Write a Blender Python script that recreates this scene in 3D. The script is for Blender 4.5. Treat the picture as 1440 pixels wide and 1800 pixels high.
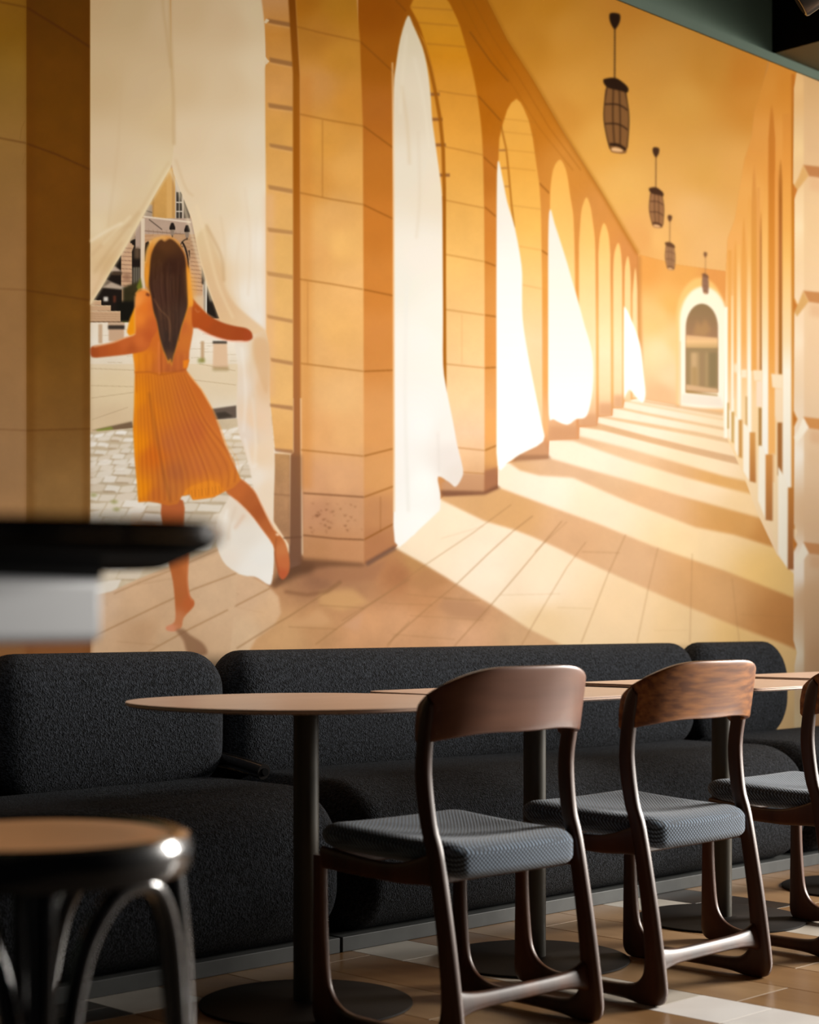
import bpy, bmesh, math, random
import numpy as np
from mathutils import Vector, Matrix
# Axes: x runs along the mural wall (to the right and away), y points at the mural wall, z is up.
for o in list(bpy.data.objects): bpy.data.objects.remove(o)
S = bpy.context.scene
# ---------------------------------------------------------------- camera
CAMH = 0.956; F = 3070.0; HY = 1085.0
cd = bpy.data.cameras.new('camera'); cam = bpy.data.objects.new('camera', cd); S.collection.objects.link(cam)
cam.location = (0, 0, CAMH); cam.rotation_euler = (math.radians(90), 0, math.radians(-45))
cd.sensor_fit = 'VERTICAL'; cd.sensor_height = 36; cd.sensor_width = 28.8; cd.lens = 36*F/1800; cd.shift_y = (HY-900)/1800
cd.dof.use_dof = True; cd.dof.focus_distance = 5.3; cd.dof.aperture_fstop = 2.9; cd.clip_start = .05
S.camera = cam
# ---------------------------------------------------------------- light and exposure
S.view_settings.view_transform = 'Standard'; S.view_settings.look = 'None'; S.view_settings.gamma = 1; S.view_settings.use_curve_mapping = False
S.view_settings.exposure = 0.0
W = bpy.data.worlds.new('room_light'); S.world = W; W.use_nodes = True
W.node_tree.nodes['Background'].inputs[0].default_value = (.75, .85, 1, 1); W.node_tree.nodes['Background'].inputs[1].default_value = .006
R2 = math.sqrt(.5)
def wp(X, D): return ((X+D)*R2, (D-X)*R2)          # camera-right / depth metres -> room x, y
def area(name, loc, target, sx, sy, power, col, spread=math.pi):
    l = bpy.data.lights.new(name, 'AREA'); l.shape = 'RECTANGLE'; l.size = sx; l.size_y = sy; l.energy = power; l.color = col; l.spread = spread
    o = bpy.data.objects.new(name, l); S.collection.objects.link(o); o.location = loc
    o.rotation_euler = (Vector(target)-Vector(loc)).to_track_quat('-Z', 'Y').to_euler(); return o
wx, wy = wp(5.0, 6.4)
area('window_daylight', (wx, wy, 1.7), (wx-3.0, wy+.6, 1.0), 1.6, 1.7, 265, (1, .95, .88), math.radians(110))
area('ceiling_wall_washer', (6.2, .9, 3.3), (6.2, 4.35, 2.1), 10.6, .2, 47, (1, .97, .93), math.radians(62))
area('added_mural_fill_right', (9.0, 1.0, 3.35), (8.0, 4.35, 2.9), 4.6, .2, 47*1.3, (1, .97, .93), math.radians(80))  # added unseen fill, brightens the right end of the mural
# ---------------------------------------------------------------- helpers
def tag(o, label=None, cat=None, group=None, kind=None):
    for k, v in (('label', label), ('category', cat), ('group', group), ('kind', kind)):
        if v: o[k] = v
    return o
def empty(name, loc=(0, 0, 0), rz=0, **k):
    o = bpy.data.objects.new(name, None); S.collection.objects.link(o); o.location = loc; o.rotation_euler = (0, 0, rz); o.empty_display_size = .05
    return tag(o, **k)
def mobj(name, V, Fc, mat, parent=None, sm=True, bevel=0, seg=2, sub=0, ang=40):
    me = bpy.data.meshes.new(name); me.from_pydata([tuple(v) for v in V], [], Fc)
    bm = bmesh.new(); bm.from_mesh(me); bmesh.ops.recalc_face_normals(bm, faces=bm.faces); bm.to_mesh(me); bm.free()
    me.materials.append(mat); me.update()
    o = bpy.data.objects.new(name, me); S.collection.objects.link(o)
    if parent: o.parent = parent
    if bevel:
        m = o.modifiers.new('bevel', 'BEVEL'); m.width = bevel; m.segments = seg; m.limit_method = 'ANGLE'; m.angle_limit = math.radians(35)
    if sub:
        m = o.modifiers.new('sub', 'SUBSURF'); m.levels = m.render_levels = sub
    if sm:
        me.polygons.foreach_set('use_smooth', [True]*len(me.polygons))
        if ang < 180:
            try: me.set_sharp_from_angle(angle=math.radians(ang))
            except Exception: pass
    return o
def box(x0, y0, z0, x1, y1, z1):
    V = [(x, y, z) for z in (z0, z1) for y in (y0, y1) for x in (x0, x1)]
    return V, [(0, 2, 3, 1), (4, 5, 7, 6), (0, 1, 5, 4), (2, 6, 7, 3), (0, 4, 6, 2), (1, 3, 7, 5)]
def lathe(prof, n=48, c=(0, 0, 0)):
    V = []; Fc = []; m = len(prof)
    for i in range(n):
        a = 2*math.pi*i/n
        for r, z in prof: V.append((c[0]+max(r, 1e-4)*math.cos(a), c[1]+max(r, 1e-4)*math.sin(a), c[2]+z))
    for i in range(n):
        j = (i+1) % n
        for k in range(m-1): Fc.append((i*m+k, j*m+k, j*m+k+1, i*m+k+1))
    Fc.append([i*m for i in range(n)][::-1]); Fc.append([i*m+m-1 for i in range(n)])
    return V, Fc
def cat(P, n=6):
    P = [Vector(q) for q in P]; out = []
    for i in range(len(P)-1):
        a = P[max(i-1, 0)]; b = P[i]; c = P[i+1]; d = P[min(i+2, len(P)-1)]
        for k in range(n):
            t = k/n; out.append(.5*((2*b)+(c-a)*t+(2*a-5*b+4*c-d)*t*t+(-a+3*b-3*c+d)*t**3))
    out.append(P[-1].copy()); return out
def sweep(P, A, B, wa, wb, ex=4.0, k=16, cap=True):
    """rings around the path P: half-widths wa along A, wb along B (per point), superellipse section"""
    V = []; Fc = []; n = len(P)
    for i in range(n):
        for j in range(k):
            t = 2*math.pi*(j+.5)/k; c, s = math.cos(t), math.sin(t)
            V.append(P[i]+A[i]*(wa[i]*math.copysign(abs(c)**(2/ex), c))+B[i]*(wb[i]*math.copysign(abs(s)**(2/ex), s)))
    for i in range(n-1):
        for j in range(k):
            q = (j+1) % k; Fc.append((i*k+j, i*k+q, (i+1)*k+q, (i+1)*k+j))
    if cap: Fc.append(list(range(k))); Fc.append([(n-1)*k+j for j in range(k)][::-1])
    return V, Fc
def tube(P, r, k=12, n=6, sm=True):
    if sm: P = cat(P, n)
    else: P = [Vector(q) for q in P]
    rr = [r(i/(len(P)-1)) if callable(r) else r for i in range(len(P))]
    A = []; B = []
    up = Vector((0, 0, 1))
    for i in range(len(P)):
        t = (P[min(i+1, len(P)-1)]-P[max(i-1, 0)]).normalized()
        ref = up if abs(t.z) < .95 else Vector((1, 0, 0))
        if i == 0: a = t.cross(ref).normalized()
        else: a = (A[-1]-t*A[-1].dot(t)).normalized()
        A.append(a); B.append(t.cross(a).normalized())
    return sweep(P, A, B, rr, rr, 2.0, k)
def soft_box(h, r, n=18, f=None):
    """box of half sizes h with elliptical edge radii r; f bends the finished points"""
    V = []; Fc = []; ix = {}
    def ax(i, hh, rr):
        m = n//3
        if i <= m: return -hh+rr*(1-math.cos(math.pi/2*i/m))
        if i >= n-m: return hh-rr*(1-math.cos(math.pi/2*(n-i)/m))
        return -hh+rr+(2*hh-2*rr)*(i-m)/(n-2*m)
    def vert(i, j, k):
        key = (i, j, k)
        if key in ix: return ix[key]
        q = [ax(v, h[a], r[a]) for a, v in enumerate(key)]
        c = [max(-(h[a]-r[a]), min(h[a]-r[a], q[a])) for a in range(3)]
        d = Vector([(q[a]-c[a])/r[a] for a in range(3)])
        if d.length > 1e-9: d.normalize()
        p = Vector([c[a]+r[a]*d[a] for a in range(3)])
        if f: p = f(p)
        ix[key] = len(V); V.append(p); return ix[key]
    for a in range(3):
        b, c = (a+1) % 3, (a+2) % 3
        for side in (0, n):
            for i in range(n):
                for j in range(n):
                    def g(u, v):
                        key = [0, 0, 0]; key[a] = side; key[b] = u; key[c] = v; return vert(*key)
                    Fc.append((g(i, j), g(i+1, j), g(i+1, j+1), g(i, j+1)))
    return V, Fc
def copy_tree(o, parent=None):
    c = o.copy(); S.collection.objects.link(c)
    if parent: c.parent = parent
    for ch in [x for x in S.objects if x.parent == o]: copy_tree(ch, c)
    return c
# ---------------------------------------------------------------- materials
def mat(name, col, rough=.5, metal=0, spec=.5, bump=None, vary=None, sheen=0, coat=0):
    """bump = (scale, strength, distance[, stretch xyz]); vary = (scale, colour2, lo, hi[, stretch])"""
    m = bpy.data.materials.new(name); m.use_nodes = True; N = m.node_tree.nodes; L = m.node_tree.links; b = N['Principled BSDF']
    b.inputs['Base Color'].default_value = (*col, 1); b.inputs['Roughness'].default_value = rough; b.inputs['Metallic'].default_value = metal
    b.inputs['Specular IOR Level'].default_value = spec; b.inputs['Sheen Weight'].default_value = sheen; b.inputs['Coat Weight'].default_value = coat
    tc = N.new('ShaderNodeTexCoord')
    def noise(scale, st, detail=4):
        mp = N.new('ShaderNodeMapping'); mp.inputs['Scale'].default_value = st; L.new(tc.outputs['Object'], mp.inputs[0])
        t = N.new('ShaderNodeTexNoise'); t.inputs['Scale'].default_value = scale; t.inputs['Detail'].default_value = detail; L.new(mp.outputs[0], t.inputs[0]); return t
    if vary:
        t = noise(vary[0], vary[4] if len(vary) > 4 else (1, 1, 1)); r = N.new('ShaderNodeValToRGB'); L.new(t.outputs['Fac'], r.inputs[0])
        r.color_ramp.elements[0].position = vary[2]; r.color_ramp.elements[1].position = vary[3]
        r.color_ramp.elements[0].color = (*col, 1); r.color_ramp.elements[1].color = (*vary[1], 1); L.new(r.outputs[0], b.inputs['Base Color'])
    if bump:
        t = noise(bump[0], bump[3] if len(bump) > 3 else (1, 1, 1), 3); n = N.new('ShaderNodeBump'); n.inputs['Strength'].default_value = bump[1]; n.inputs['Distance'].default_value = bump[2]
        L.new(t.outputs['Fac'], n.inputs['Height']); L.new(n.outputs[0], b.inputs['Normal'])
    return m
def weave_mat():
    m = bpy.data.materials.new('blue_grey_weave'); m.use_nodes = True; N = m.node_tree.nodes; L = m.node_tree.links; b = N['Principled BSDF']
    b.inputs['Roughness'].default_value = .85; b.inputs['Sheen Weight'].default_value = .25; b.inputs['Specular IOR Level'].default_value = .25
    tc = N.new('ShaderNodeTexCoord'); sep = N.new('ShaderNodeSeparateXYZ'); L.new(tc.outputs['Object'], sep.inputs[0])
    def M(op, a, bb=None):
        x = N.new('ShaderNodeMath'); x.operation = op
        for i, v in enumerate((a, bb)):
            if v is None: continue
            if isinstance(v, (int, float)): x.inputs[i].default_value = v
            else: L.new(v, x.inputs[i])
        return x.outputs[0]
    k = 2*math.pi/.0120
    yz = M('SUBTRACT', sep.outputs[1], sep.outputs[2])
    sx = M('SINE', M('MULTIPLY', sep.outputs[0], k)); sy = M('SINE', M('MULTIPLY', yz, k*1.15))
    h = M('ADD', M('MULTIPLY', M('MULTIPLY', sx, sy), .5), .5)
    r = N.new('ShaderNodeValToRGB'); L.new(h, r.inputs[0])
    r.color_ramp.elements[0].position = .42; r.color_ramp.elements[0].color = (.010, .015, .024, 1); r.color_ramp.elements[1].position = .9; r.color_ramp.elements[1].color = (.20, .29, .41, 1)
    L.new(r.outputs[0], b.inputs['Base Color'])
    n = N.new('ShaderNodeBump'); n.inputs['Strength'].default_value = .7; n.inputs['Distance'].default_value = .002; L.new(h, n.inputs['Height']); L.new(n.outputs[0], b.inputs['Normal'])
    return m
def wood_mat(name, c1, c2, rough, along, coat=0, sc=14):
    st = [1, 1, 1]; st[along] = .08
    return mat(name, c1, rough, vary=(sc, c2, .38, .66, tuple(st)), bump=(60, .12, .001, tuple(st)), coat=coat)
M_walnut = wood_mat('walnut', (.032, .010, .004), (.10, .032, .010), .42, 2, .03, 9)
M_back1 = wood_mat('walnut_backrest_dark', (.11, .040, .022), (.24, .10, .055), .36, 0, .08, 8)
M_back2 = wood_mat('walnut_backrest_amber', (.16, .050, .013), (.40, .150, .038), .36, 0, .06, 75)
M_seat = weave_mat()
def boucle():
    m = bpy.data.materials.new('charcoal_boucle'); m.use_nodes = True; N = m.node_tree.nodes; L = m.node_tree.links; b = N['Principled BSDF']
    b.inputs['Roughness'].default_value = .95; b.inputs['Sheen Weight'].default_value = .03; b.inputs['Sheen Roughness'].default_value = .5; b.inputs['Specular IOR Level'].default_value = .15
    tc = N.new('ShaderNodeTexCoord'); v = N.new('ShaderNodeTexVoronoi'); v.inputs['Scale'].default_value = 220; L.new(tc.outputs['Object'], v.inputs[0])
    t = N.new('ShaderNodeTexNoise'); t.inputs['Scale'].default_value = 115; t.inputs['Detail'].default_value = 5; L.new(tc.outputs['Object'], t.inputs[0])
    r = N.new('ShaderNodeValToRGB'); L.new(t.outputs['Fac'], r.inputs[0]); r.color_ramp.elements[0].position = .36; r.color_ramp.elements[1].position = .68
    r.color_ramp.elements[0].color = (.0025, .003, .004, 1); r.color_ramp.elements[1].color = (.030, .034, .042, 1); L.new(r.outputs[0], b.inputs['Base Color'])
    a = N.new('ShaderNodeMath'); a.operation = 'ADD'; L.new(v.outputs['Distance'], a.inputs[0]); L.new(t.outputs['Fac'], a.inputs[1])
    n = N.new('ShaderNodeBump'); n.inputs['Strength'].default_value = 1; n.inputs['Distance'].default_value = .006; L.new(a.outputs[0], n.inputs['Height']); L.new(n.outputs[0], b.inputs['Normal'])
    return m
M_boucle = boucle()
M_black = mat('black_powdercoat', (.012, .011, .010), .42, bump=(400, .1, .0005))
M_pole = mat('bronze_black_steel', (.062, .055, .040), .42, 0, .35)
M_base = mat('worn_black_steel', (.008, .006, .005), .62, 0, .15, vary=(6, (.014, .010, .008), .4, .7))
M_top = mat('beige_laminate', (.80, .56, .43), .33, vary=(30, (.86, .62, .49), .35, .65, (.2, 1, 1)))
M_edge = mat('laminate_edge', (.16, .11, .085), .35, vary=(200, (.32, .25, .2), .45, .6))
M_plinth = mat('grey_plinth', (.045, .047, .045), .6, vary=(12, (.055, .058, .055), .4, .6))
M_green = mat('green_plaster', (.055, .085, .055), .7, bump=(80, .1, .001), vary=(3, (.062, .092, .06), .4, .6))
M_soffit = mat('olive_soffit', (.12, .12, .07), .7, bump=(80, .1, .001))
M_blackpaint = mat('black_paint', (.003, .003, .003), .9, 0, .05)
M_gloss = mat('glossy_black_bentwood', (.012, .010, .009), .26, coat=1)
M_cane = wood_mat('seat_veneer', (.80, .36, .14), (.86, .42, .18), .45, 0)
M_grey = mat('light_grey_metal', (.34, .35, .37), .5)
M_spot = mat('satin_dark_metal', (.10, .08, .065), .28, .7)
M_wood = [wood_mat('oak_tile_%s' % n, a, b, .3, 1, sc=10) for n, a, b in (('honey', (.24, .125, .05), (.33, .185, .08)), ('tan', (.30, .175, .085), (.38, .235, .12)), ('brown', (.19, .095, .04), (.28, .15, .065)), ('sand', (.33, .20, .10), (.41, .26, .14)))]
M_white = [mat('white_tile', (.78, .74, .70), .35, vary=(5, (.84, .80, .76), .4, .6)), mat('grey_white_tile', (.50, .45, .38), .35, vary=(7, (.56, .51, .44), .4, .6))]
M_btile = mat('black_tile', (.018, .013, .010), .3, vary=(6, (.035, .022, .014), .4, .6))
M_grout = mat('grout', (.10, .075, .055), .9)

# ---------------------------------------------------------------- the mural print
MX0, MY0, MX1, MY1 = -240, -240, 1560, 1340
def hexc(h):
    return np.array([int(h[i:i+2], 16)/255.0 for i in (0, 2, 4)], dtype=np.float32)
def smooth(p, n=6, closed=True):
    p = [np.array(q, float) for q in p]; out = []; m = len(p)
    rng = range(m) if closed else range(m-1)
    for i in rng:
        if closed: a, b, c, d = p[i-1], p[i], p[(i+1) % m], p[(i+2) % m]
        else: a, b, c, d = p[max(i-1, 0)], p[i], p[i+1], p[min(i+2, m-1)]
        for k in range(n):
            t = k/n
            out.append(0.5*((2*b)+(c-a)*t+(2*a-5*b+4*c-d)*t*t+(-a+3*b-3*c+d)*t**3))
    if not closed: out.append(p[-1])
    return [(float(q[0]), float(q[1])) for q in out]
class Paint:
    def __init__(s):
        s.w = MX1-MX0; s.h = MY1-MY0
        s.a = np.zeros((s.h, s.w, 3), np.float32)
        g = np.random.RandomState(7)
        def lay(c):
            r = g.rand(s.h//c+3, s.w//c+3).astype(np.float32)
            yy = np.arange(s.h)/c; xx = np.arange(s.w)/c
            y0 = yy.astype(int); x0 = xx.astype(int); fy = (yy-y0)[:, None]; fx = (xx-x0)[None]
            fy = fy*fy*(3-2*fy); fx = fx*fx*(3-2*fx)
            return (r[y0][:, x0]*(1-fy)*(1-fx)+r[y0+1][:, x0]*fy*(1-fx)+r[y0][:, x0+1]*(1-fy)*fx+r[y0+1][:, x0+1]*fy*fx)
        s.n = (lay(60)*.45+lay(22)*.3+lay(7)*.15+lay(3)*.1-.5).astype(np.float32)
    def mask(s, pts, blur=0):
        P = np.array(pts, float)-[MX0, MY0]
        pad = int(blur*3)+2
        x0 = int(max(0, P[:, 0].min()-pad)); x1 = int(min(s.w, P[:, 0].max()+pad+1))
        y0 = int(max(0, P[:, 1].min()-pad)); y1 = int(min(s.h, P[:, 1].max()+pad+1))
        if x1 <= x0 or y1 <= y0: return None
        SS = 3; W = x1-x0; H = y1-y0
        m = np.zeros((H*SS, W+2), np.float32)
        Q = np.roll(P, -1, 0)
        ys = (np.arange(H*SS)+.5)/SS+y0
        for (ax, ay), (bx, by) in zip(P, Q):
            if ay == by: continue
            sg = 1 if by > ay else -1
            lo, hi = min(ay, by), max(ay, by)
            i0 = int(np.ceil((lo-y0)*SS-.5)); i1 = int(np.ceil((hi-y0)*SS-.5))
            i0 = max(i0, 0); i1 = min(i1, H*SS)
            if i1 <= i0: continue
            yy = ys[i0:i1]; xx = ax+(yy-ay)*(bx-ax)/(by-ay)-x0
            xx = np.clip(xx, 0, W-.001); xi = xx.astype(int); f = xx-xi; r = np.arange(i0, i1)
            m[r, xi] += sg*(1-f); m[r, xi+1] += sg*f
        m = np.abs(np.cumsum(m, 1))[:, :W]
        m = np.minimum(m, 1).reshape(H, SS, W).mean(1)
        if blur > 0:
            r = max(1, int(round(blur)))
            for ax in (0, 1, 0, 1):
                c = np.cumsum(np.pad(m, [(r+1, r) if k == ax else (0, 0) for k in (0, 1)], mode='edge'), ax)
                n = 2*r+1
                m = ((c[n:]-c[:-n]) if ax == 0 else (c[:, n:]-c[:, :-n]))/n
        return m, x0, y0, x1, y1
    def field(s, smp, x0, y0, x1, y1, p=2.0, ys=1.0):
        st = 4
        X = (np.arange(x0, x1+st, st)+MX0).astype(np.float32)[None]; Y = (np.arange(y0, y1+st, st)+MY0).astype(np.float32)[:, None]
        acc = 0; wt = 0
        for (x, y, h) in smp:
            w = 1/(((X-x)**2+((Y-y)*ys)**2+30)**(p/2+.5)); wt = wt+w; acc = acc+w[..., None]*hexc(h)
        g = acc/wt[..., None]
        yy = np.arange(y1-y0)/st; xx = np.arange(x1-x0)/st
        yi = yy.astype(int); xi = xx.astype(int); fy = (yy-yi)[:, None, None]; fx = (xx-xi)[None, :, None]
        yj = np.minimum(yi+1, g.shape[0]-1); xj = np.minimum(xi+1, g.shape[1]-1)
        return g[yi][:, xi]*(1-fy)*(1-fx)+g[yj][:, xi]*fy*(1-fx)+g[yi][:, xj]*(1-fy)*fx+g[yj][:, xj]*fy*fx
    def put(s, mk, col, alpha=1, noise=0):
        if mk is None: return
        m, x0, y0, x1, y1 = mk
        if isinstance(col, str): c = hexc(col)[None, None]
        elif len(col[0]) == 3: c = s.field(col, x0, y0, x1, y1)
        else:
            Y = (np.arange(y0, y1)+MY0).astype(np.float32)
            ks = [k for k, _ in col]; cs = np.array([hexc(h) for _, h in col])
            c = np.stack([np.interp(Y, ks, cs[:, i]) for i in range(3)], -1)[:, None, :]
        if noise: c = c*(1+noise*s.n[y0:y1, x0:x1, None])
        A = (m*alpha)[..., None]
        s.a[y0:y1, x0:x1] = s.a[y0:y1, x0:x1]*(1-A)+c*A
    def poly(s, pts, col, blur=0, alpha=1, noise=0, sm=0):
        if sm: pts = smooth(pts, sm)
        s.put(s.mask(pts, blur), col, alpha, noise)
    def rect(s, x0, y0, x1, y1, col, **k): s.poly([(x0, y0), (x1, y0), (x1, y1), (x0, y1)], col, **k)
    def line(s, pts, w, col, blur=0, alpha=1, sm=0, taper=0):
        if sm: pts = smooth(pts, sm, False)
        P = np.array(pts, float)
        T = np.gradient(P, axis=0); T /= np.linalg.norm(T, axis=1)[:, None]+1e-9
        N = np.stack([-T[:, 1], T[:, 0]], 1)
        ww = np.full(len(P), w/2.0)
        if taper: ww = ww*np.linspace(1, 1-taper, len(P))
        L = P+N*ww[:, None]; R = P-N*ww[:, None]
        s.poly([tuple(q) for q in L]+[tuple(q) for q in R[::-1]], col, blur=blur, alpha=alpha)

def paint_mural():
    p = Paint(); R = random.Random(5)
    p.a[:] = hexc('c98a4a')
    # --- floor of the arcade
    FL = [(560,1060,'c9945f'),(640,1040,'c58d5c'),(700,1110,'d9a273'),(830,1120,'d9a677'),(440,1130,'d6ab7c'),(200,1120,'d4aa84'),(300,1080,'d7b08a'),(400,1040,'dcb690')]
    p.rect(150,700,1420,1340,[(760,930,'fae3c4'),(850,1000,'fbe6cc'),(950,1030,'f8dfc0'),(960,1100,'eecb9c'),(1100,1080,'f2cfa2'),(1200,1100,'f2cb96'),(1300,1120,'f6c680'),
        (960,860,'fbe6cf'),(1050,890,'fae0c0'),(1200,960,'f9d7a4'),(1350,1010,'fbcb7c'),(1050,800,'fde5cb'),(1200,860,'fddcb4'),(1310,890,'fdd6a0'),(1140,720,'fee6cc'),(1250,830,'fee0b8'),(1200,1250,'e8b880'),(700,1250,'d8a878')], noise=.05)
    def band(lo, up, col, b=2, a=1): p.poly(list(lo)+list(up)[::-1], col, blur=b, alpha=a, noise=.07)
    sh = [(900,900,'dba66c'),(1000,950,'dcaa7c'),(1100,990,'deaf82'),(1250,1040,'dfa86e'),(1390,1090,'d08c4c'),(1300,920,'e0a25a'),(1150,880,'e4b282'),(1000,830,'dcb088'),(1350,945,'d8944c'),(1100,800,'e9bf94'),(1290,860,'e8ae66')]
    band([(774,878),(852,916),(903,931),(937,944),(988,967),(1013,980),(1073,1007),(1147,1040),(1213,1068),(1300,1103),(1373,1130),(1420,1150)],
         [(774,850),(874,856),(914,871),(988,898),(1057,923),(1153,962),(1273,1003),(1393,1050),(1420,1060)], sh)
    band([(894,813),(914,827),(948,836),(1007,840),(1107,883),(1223,927),(1290,940),(1370,965)],
         [(894,800),(965,805),(1040,827),(1100,843),(1190,870),(1273,893),(1349,914)], sh)
    band([(960,772),(1007,775),(1107,810),(1207,840),(1273,857),(1335,872)], [(960,760),(1020,767),(1107,789),(1190,813),(1273,837),(1331,850)], sh)
    band([(1020,751),(1060,757),(1140,778),(1207,795),(1303,818)], [(1020,742),(1053,744),(1140,767),(1223,787),(1303,805)], 'dfb182', 1)
    band([(1050,733),(1140,751),(1230,768),(1290,781)], [(1050,729),(1140,744),(1230,760),(1290,773)], 'e6bc8c', 1, .9)
    band([(1078,717),(1140,731),(1277,758)], [(1078,713),(1140,726),(1277,752)], 'e8c090', 1, .9)
    band([(1098,706),(1140,715),(1272,740)], [(1098,703),(1140,711),(1272,735)], 'ecc898', 1, .7)
    # foreground shade on the floor
    p.poly([(150,960),(380,955),(640,990),(694,963),(748,993),(803,1027),(866,1064),(932,1107),(981,1131),(1100,1180),(1300,1290),(1300,1340),(150,1340)],
        [(730,985,'c69058'),(740,1040,'c78c5c'),(830,1070,'cd9a6e'),(920,1120,'d3a578'),(700,1010,'b97a4e'),(700,1100,'d79e70'),(620,1020,'b8825a'),(560,1020,'a06e4e'),(600,1060,'c48e60'),(560,1090,'c99463'),(640,1110,'dba070'),(820,1120,'dca67c'),(500,1120,'d5a370'),(900,1250,'c89468')], blur=1.5, noise=.14)
    for q, c in (([(560,1040),(620,1035),(650,1060),(600,1075),(560,1062)],'dba76c'),([(540,1085),(560,1070),(585,1095),(560,1103),(500,1100)],'dba775'),([(600,1100),(640,1075),(630,1110)],'dba47c'),([(745,1000),(790,1022),(745,1040),(715,1025)],'b98253'),
                 ([(780,1052),(830,1056),(862,1072),(845,1090),(800,1085),(770,1068)],'b98660'),([(560,1000),(640,995),(680,985),(660,1020),(600,1024),(540,1012)],'ab7450')):
        p.poly(q, c, blur=4, alpha=.7)
    p.poly([(500,975),(530,985),(556,992),(548,1006),(520,1014),(500,1024),(472,1034),(490,1008)], '68452f', blur=5, alpha=.95)
    p.line([(500,1040),(540,1046),(575,1040),(600,1022)], 6, '8a5c3c', blur=2, alpha=.6)
    # sunlit paving around the dancer
    p.poly([(150,1050),(230,1015),(384,955),(420,1000),(470,1028),(490,1050),(494,1078),(482,1100),(451,1122),(438,1145),(400,1340),(150,1340)],
        [(180,1060,'dcb896'),(240,1070,'ddb48c'),(300,1120,'dab28a'),(380,1060,'d9b592'),(430,1050,'dcb48e'),(470,1080,'deb48a'),(430,1110,'e0bb94'),(250,1110,'d3a67c'),(350,990,'dfb488')], blur=1.5, noise=.12)
    J = 'a07448'
    for l, w, a in (([(899,887),(830,938),(748,993),(670,1049),(600,1092)],1.6,.5),([(937,907),(903,933),(859,973),(803,1027),(752,1069),(694,1120),(680,1134)],1.8,.6),([(988,916),(948,964),(912,1007),(863,1064),(803,1131),(790,1150)],1.8,.6),
        ([(1030,953),(997,997),(940,1093),(917,1134)],1.6,.5),([(1100,940),(1070,1007),(1022,1130)],1.6,.5),([(1157,963),(1140,1033),(1120,1130)],1.5,.45),([(1217,973),(1213,1130)],1.5,.4),([(1287,1017),(1300,1130)],1.4,.35),
        ([(600,1024),(511,1082),(480,1100),(416,1140)],2,.75),([(720,1018),(644,1067),(596,1102),(555,1133)],1.8,.65),([(720,1093),(693,1120),(680,1140)],1.6,.5),
        ([(160,1121),(279,1064),(340,1036),(415,1008)],1.8,.8),([(260,1146),(329,1108),(401,1072),(475,1034)],1.8,.8),([(200,1044),(243,1025),(300,1003),(385,972)],1.8,.5),
        ([(240,1028),(310,1016)],1.2,.3),([(345,1026),(420,1045)],1.2,.35),([(205,1128),(279,1134)],1.2,.35),([(385,1060),(465,1078)],1,.2),([(1022,970),(1090,972)],1.5,.4),([(560,1064),(640,1069)],1.6,.5),([(507,1102),(593,1106)],1.6,.5),
        ([(715,1045),(795,1052)],1.6,.4),([(670,1060),(760,1064)],1.4,.35),([(720,1082),(850,1090)],1.4,.35),([(690,1115),(800,1124)],1.4,.35),([(780,1052),(845,1056)],1.8,.5),([(980,1068),(1040,1070)],1.2,.25),([(880,1046),(985,1044)],1.2,.25),
        ([(775,947),(850,925)],1.2,.2),([(997,917),(940,970)],1.5,.4),([(1150,1108),(1210,1108)],1,.25),([(1300,1080),(1390,1084)],1,.25)):
        p.line(l, w, J, alpha=a, blur=.6)
    # --- arcade wall face
    p.poly([(630,-240),(700,-240),(857,0),(892,70),(937,140),(990,232),(1057,338),(1122,447),(1126,700),(1109,703),(1098,706),(1096,717),(1078,718),(1077,731),(1052,733),(1050,749),(1019,751),(1018,772),(966,774),(964,806),(912,808),(875,822),(875,858),(852,867),(780,872),(695,963),(642,992),(630,992)],
        [(660,20,'9c4f00'),(665,100,'a65a08'),(665,200,'b4651a'),(665,300,'bf6f1f'),(665,400,'c97625'),(665,500,'cd7d2f'),(665,600,'d5873d'),(665,750,'e09a56'),(665,840,'dd9c5c'),(665,900,'c98a58'),(665,960,'b97a4e'),
         (700,-40,'a35500'),(800,30,'ae5e00'),(850,120,'b66200'),(850,200,'bb6606'),(880,180,'be6a0c'),(930,210,'ca7616'),(1000,300,'d88930'),(1060,380,'dc8f40'),(1112,455,'d98b46'),(850,300,'c4701c'),(865,400,'d4802c'),(865,600,'dd8f40'),(865,760,'eea458'),(865,800,'e0a05c'),(865,850,'a86c48'),
         (958,400,'dc8e3a'),(958,500,'e3973f'),(958,650,'e9a254'),(958,740,'eaae72'),(958,800,'c98a60'),(1015,600,'e8a552'),(1015,740,'d9945e'),(1050,600,'edae60'),(1076,650,'edb068')], noise=.06)
    # --- ceiling vault
    p.poly([(700,-240),(857,0),(892,70),(937,140),(990,230),(1057,336),(1122,447),(1190,465),(1276,477),(1279,420),(1292,385),(1304,308),(1309,280),(1322,239),(1326,197),(1343,142),(1350,111),(1390,-240)],
        [(880,0,'cb801a'),(960,0,'d3881f'),(930,80,'cf8622'),(1000,60,'dc9430'),(1020,160,'e39d3b'),(1100,0,'dd8f2e'),(1150,120,'e29c3e'),(1060,250,'eaa747'),(1100,330,'eeb158'),(1200,180,'e6a344'),(1250,120,'dd9434'),(1310,130,'d8872a'),(1320,180,'db8e32'),
         (1240,300,'e7a74e'),(1160,420,'f2b565'),(1220,380,'f0b56a'),(1250,440,'f0b56c'),(1290,300,'eba852'),(1130,420,'e9a558'),(990,200,'dc9334')], noise=.03)
    p.line([(700,-240),(857,0),(892,70),(937,140),(990,231),(1057,337),(1122,447)], 5, 'a9620c', blur=3, alpha=.7)
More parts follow.
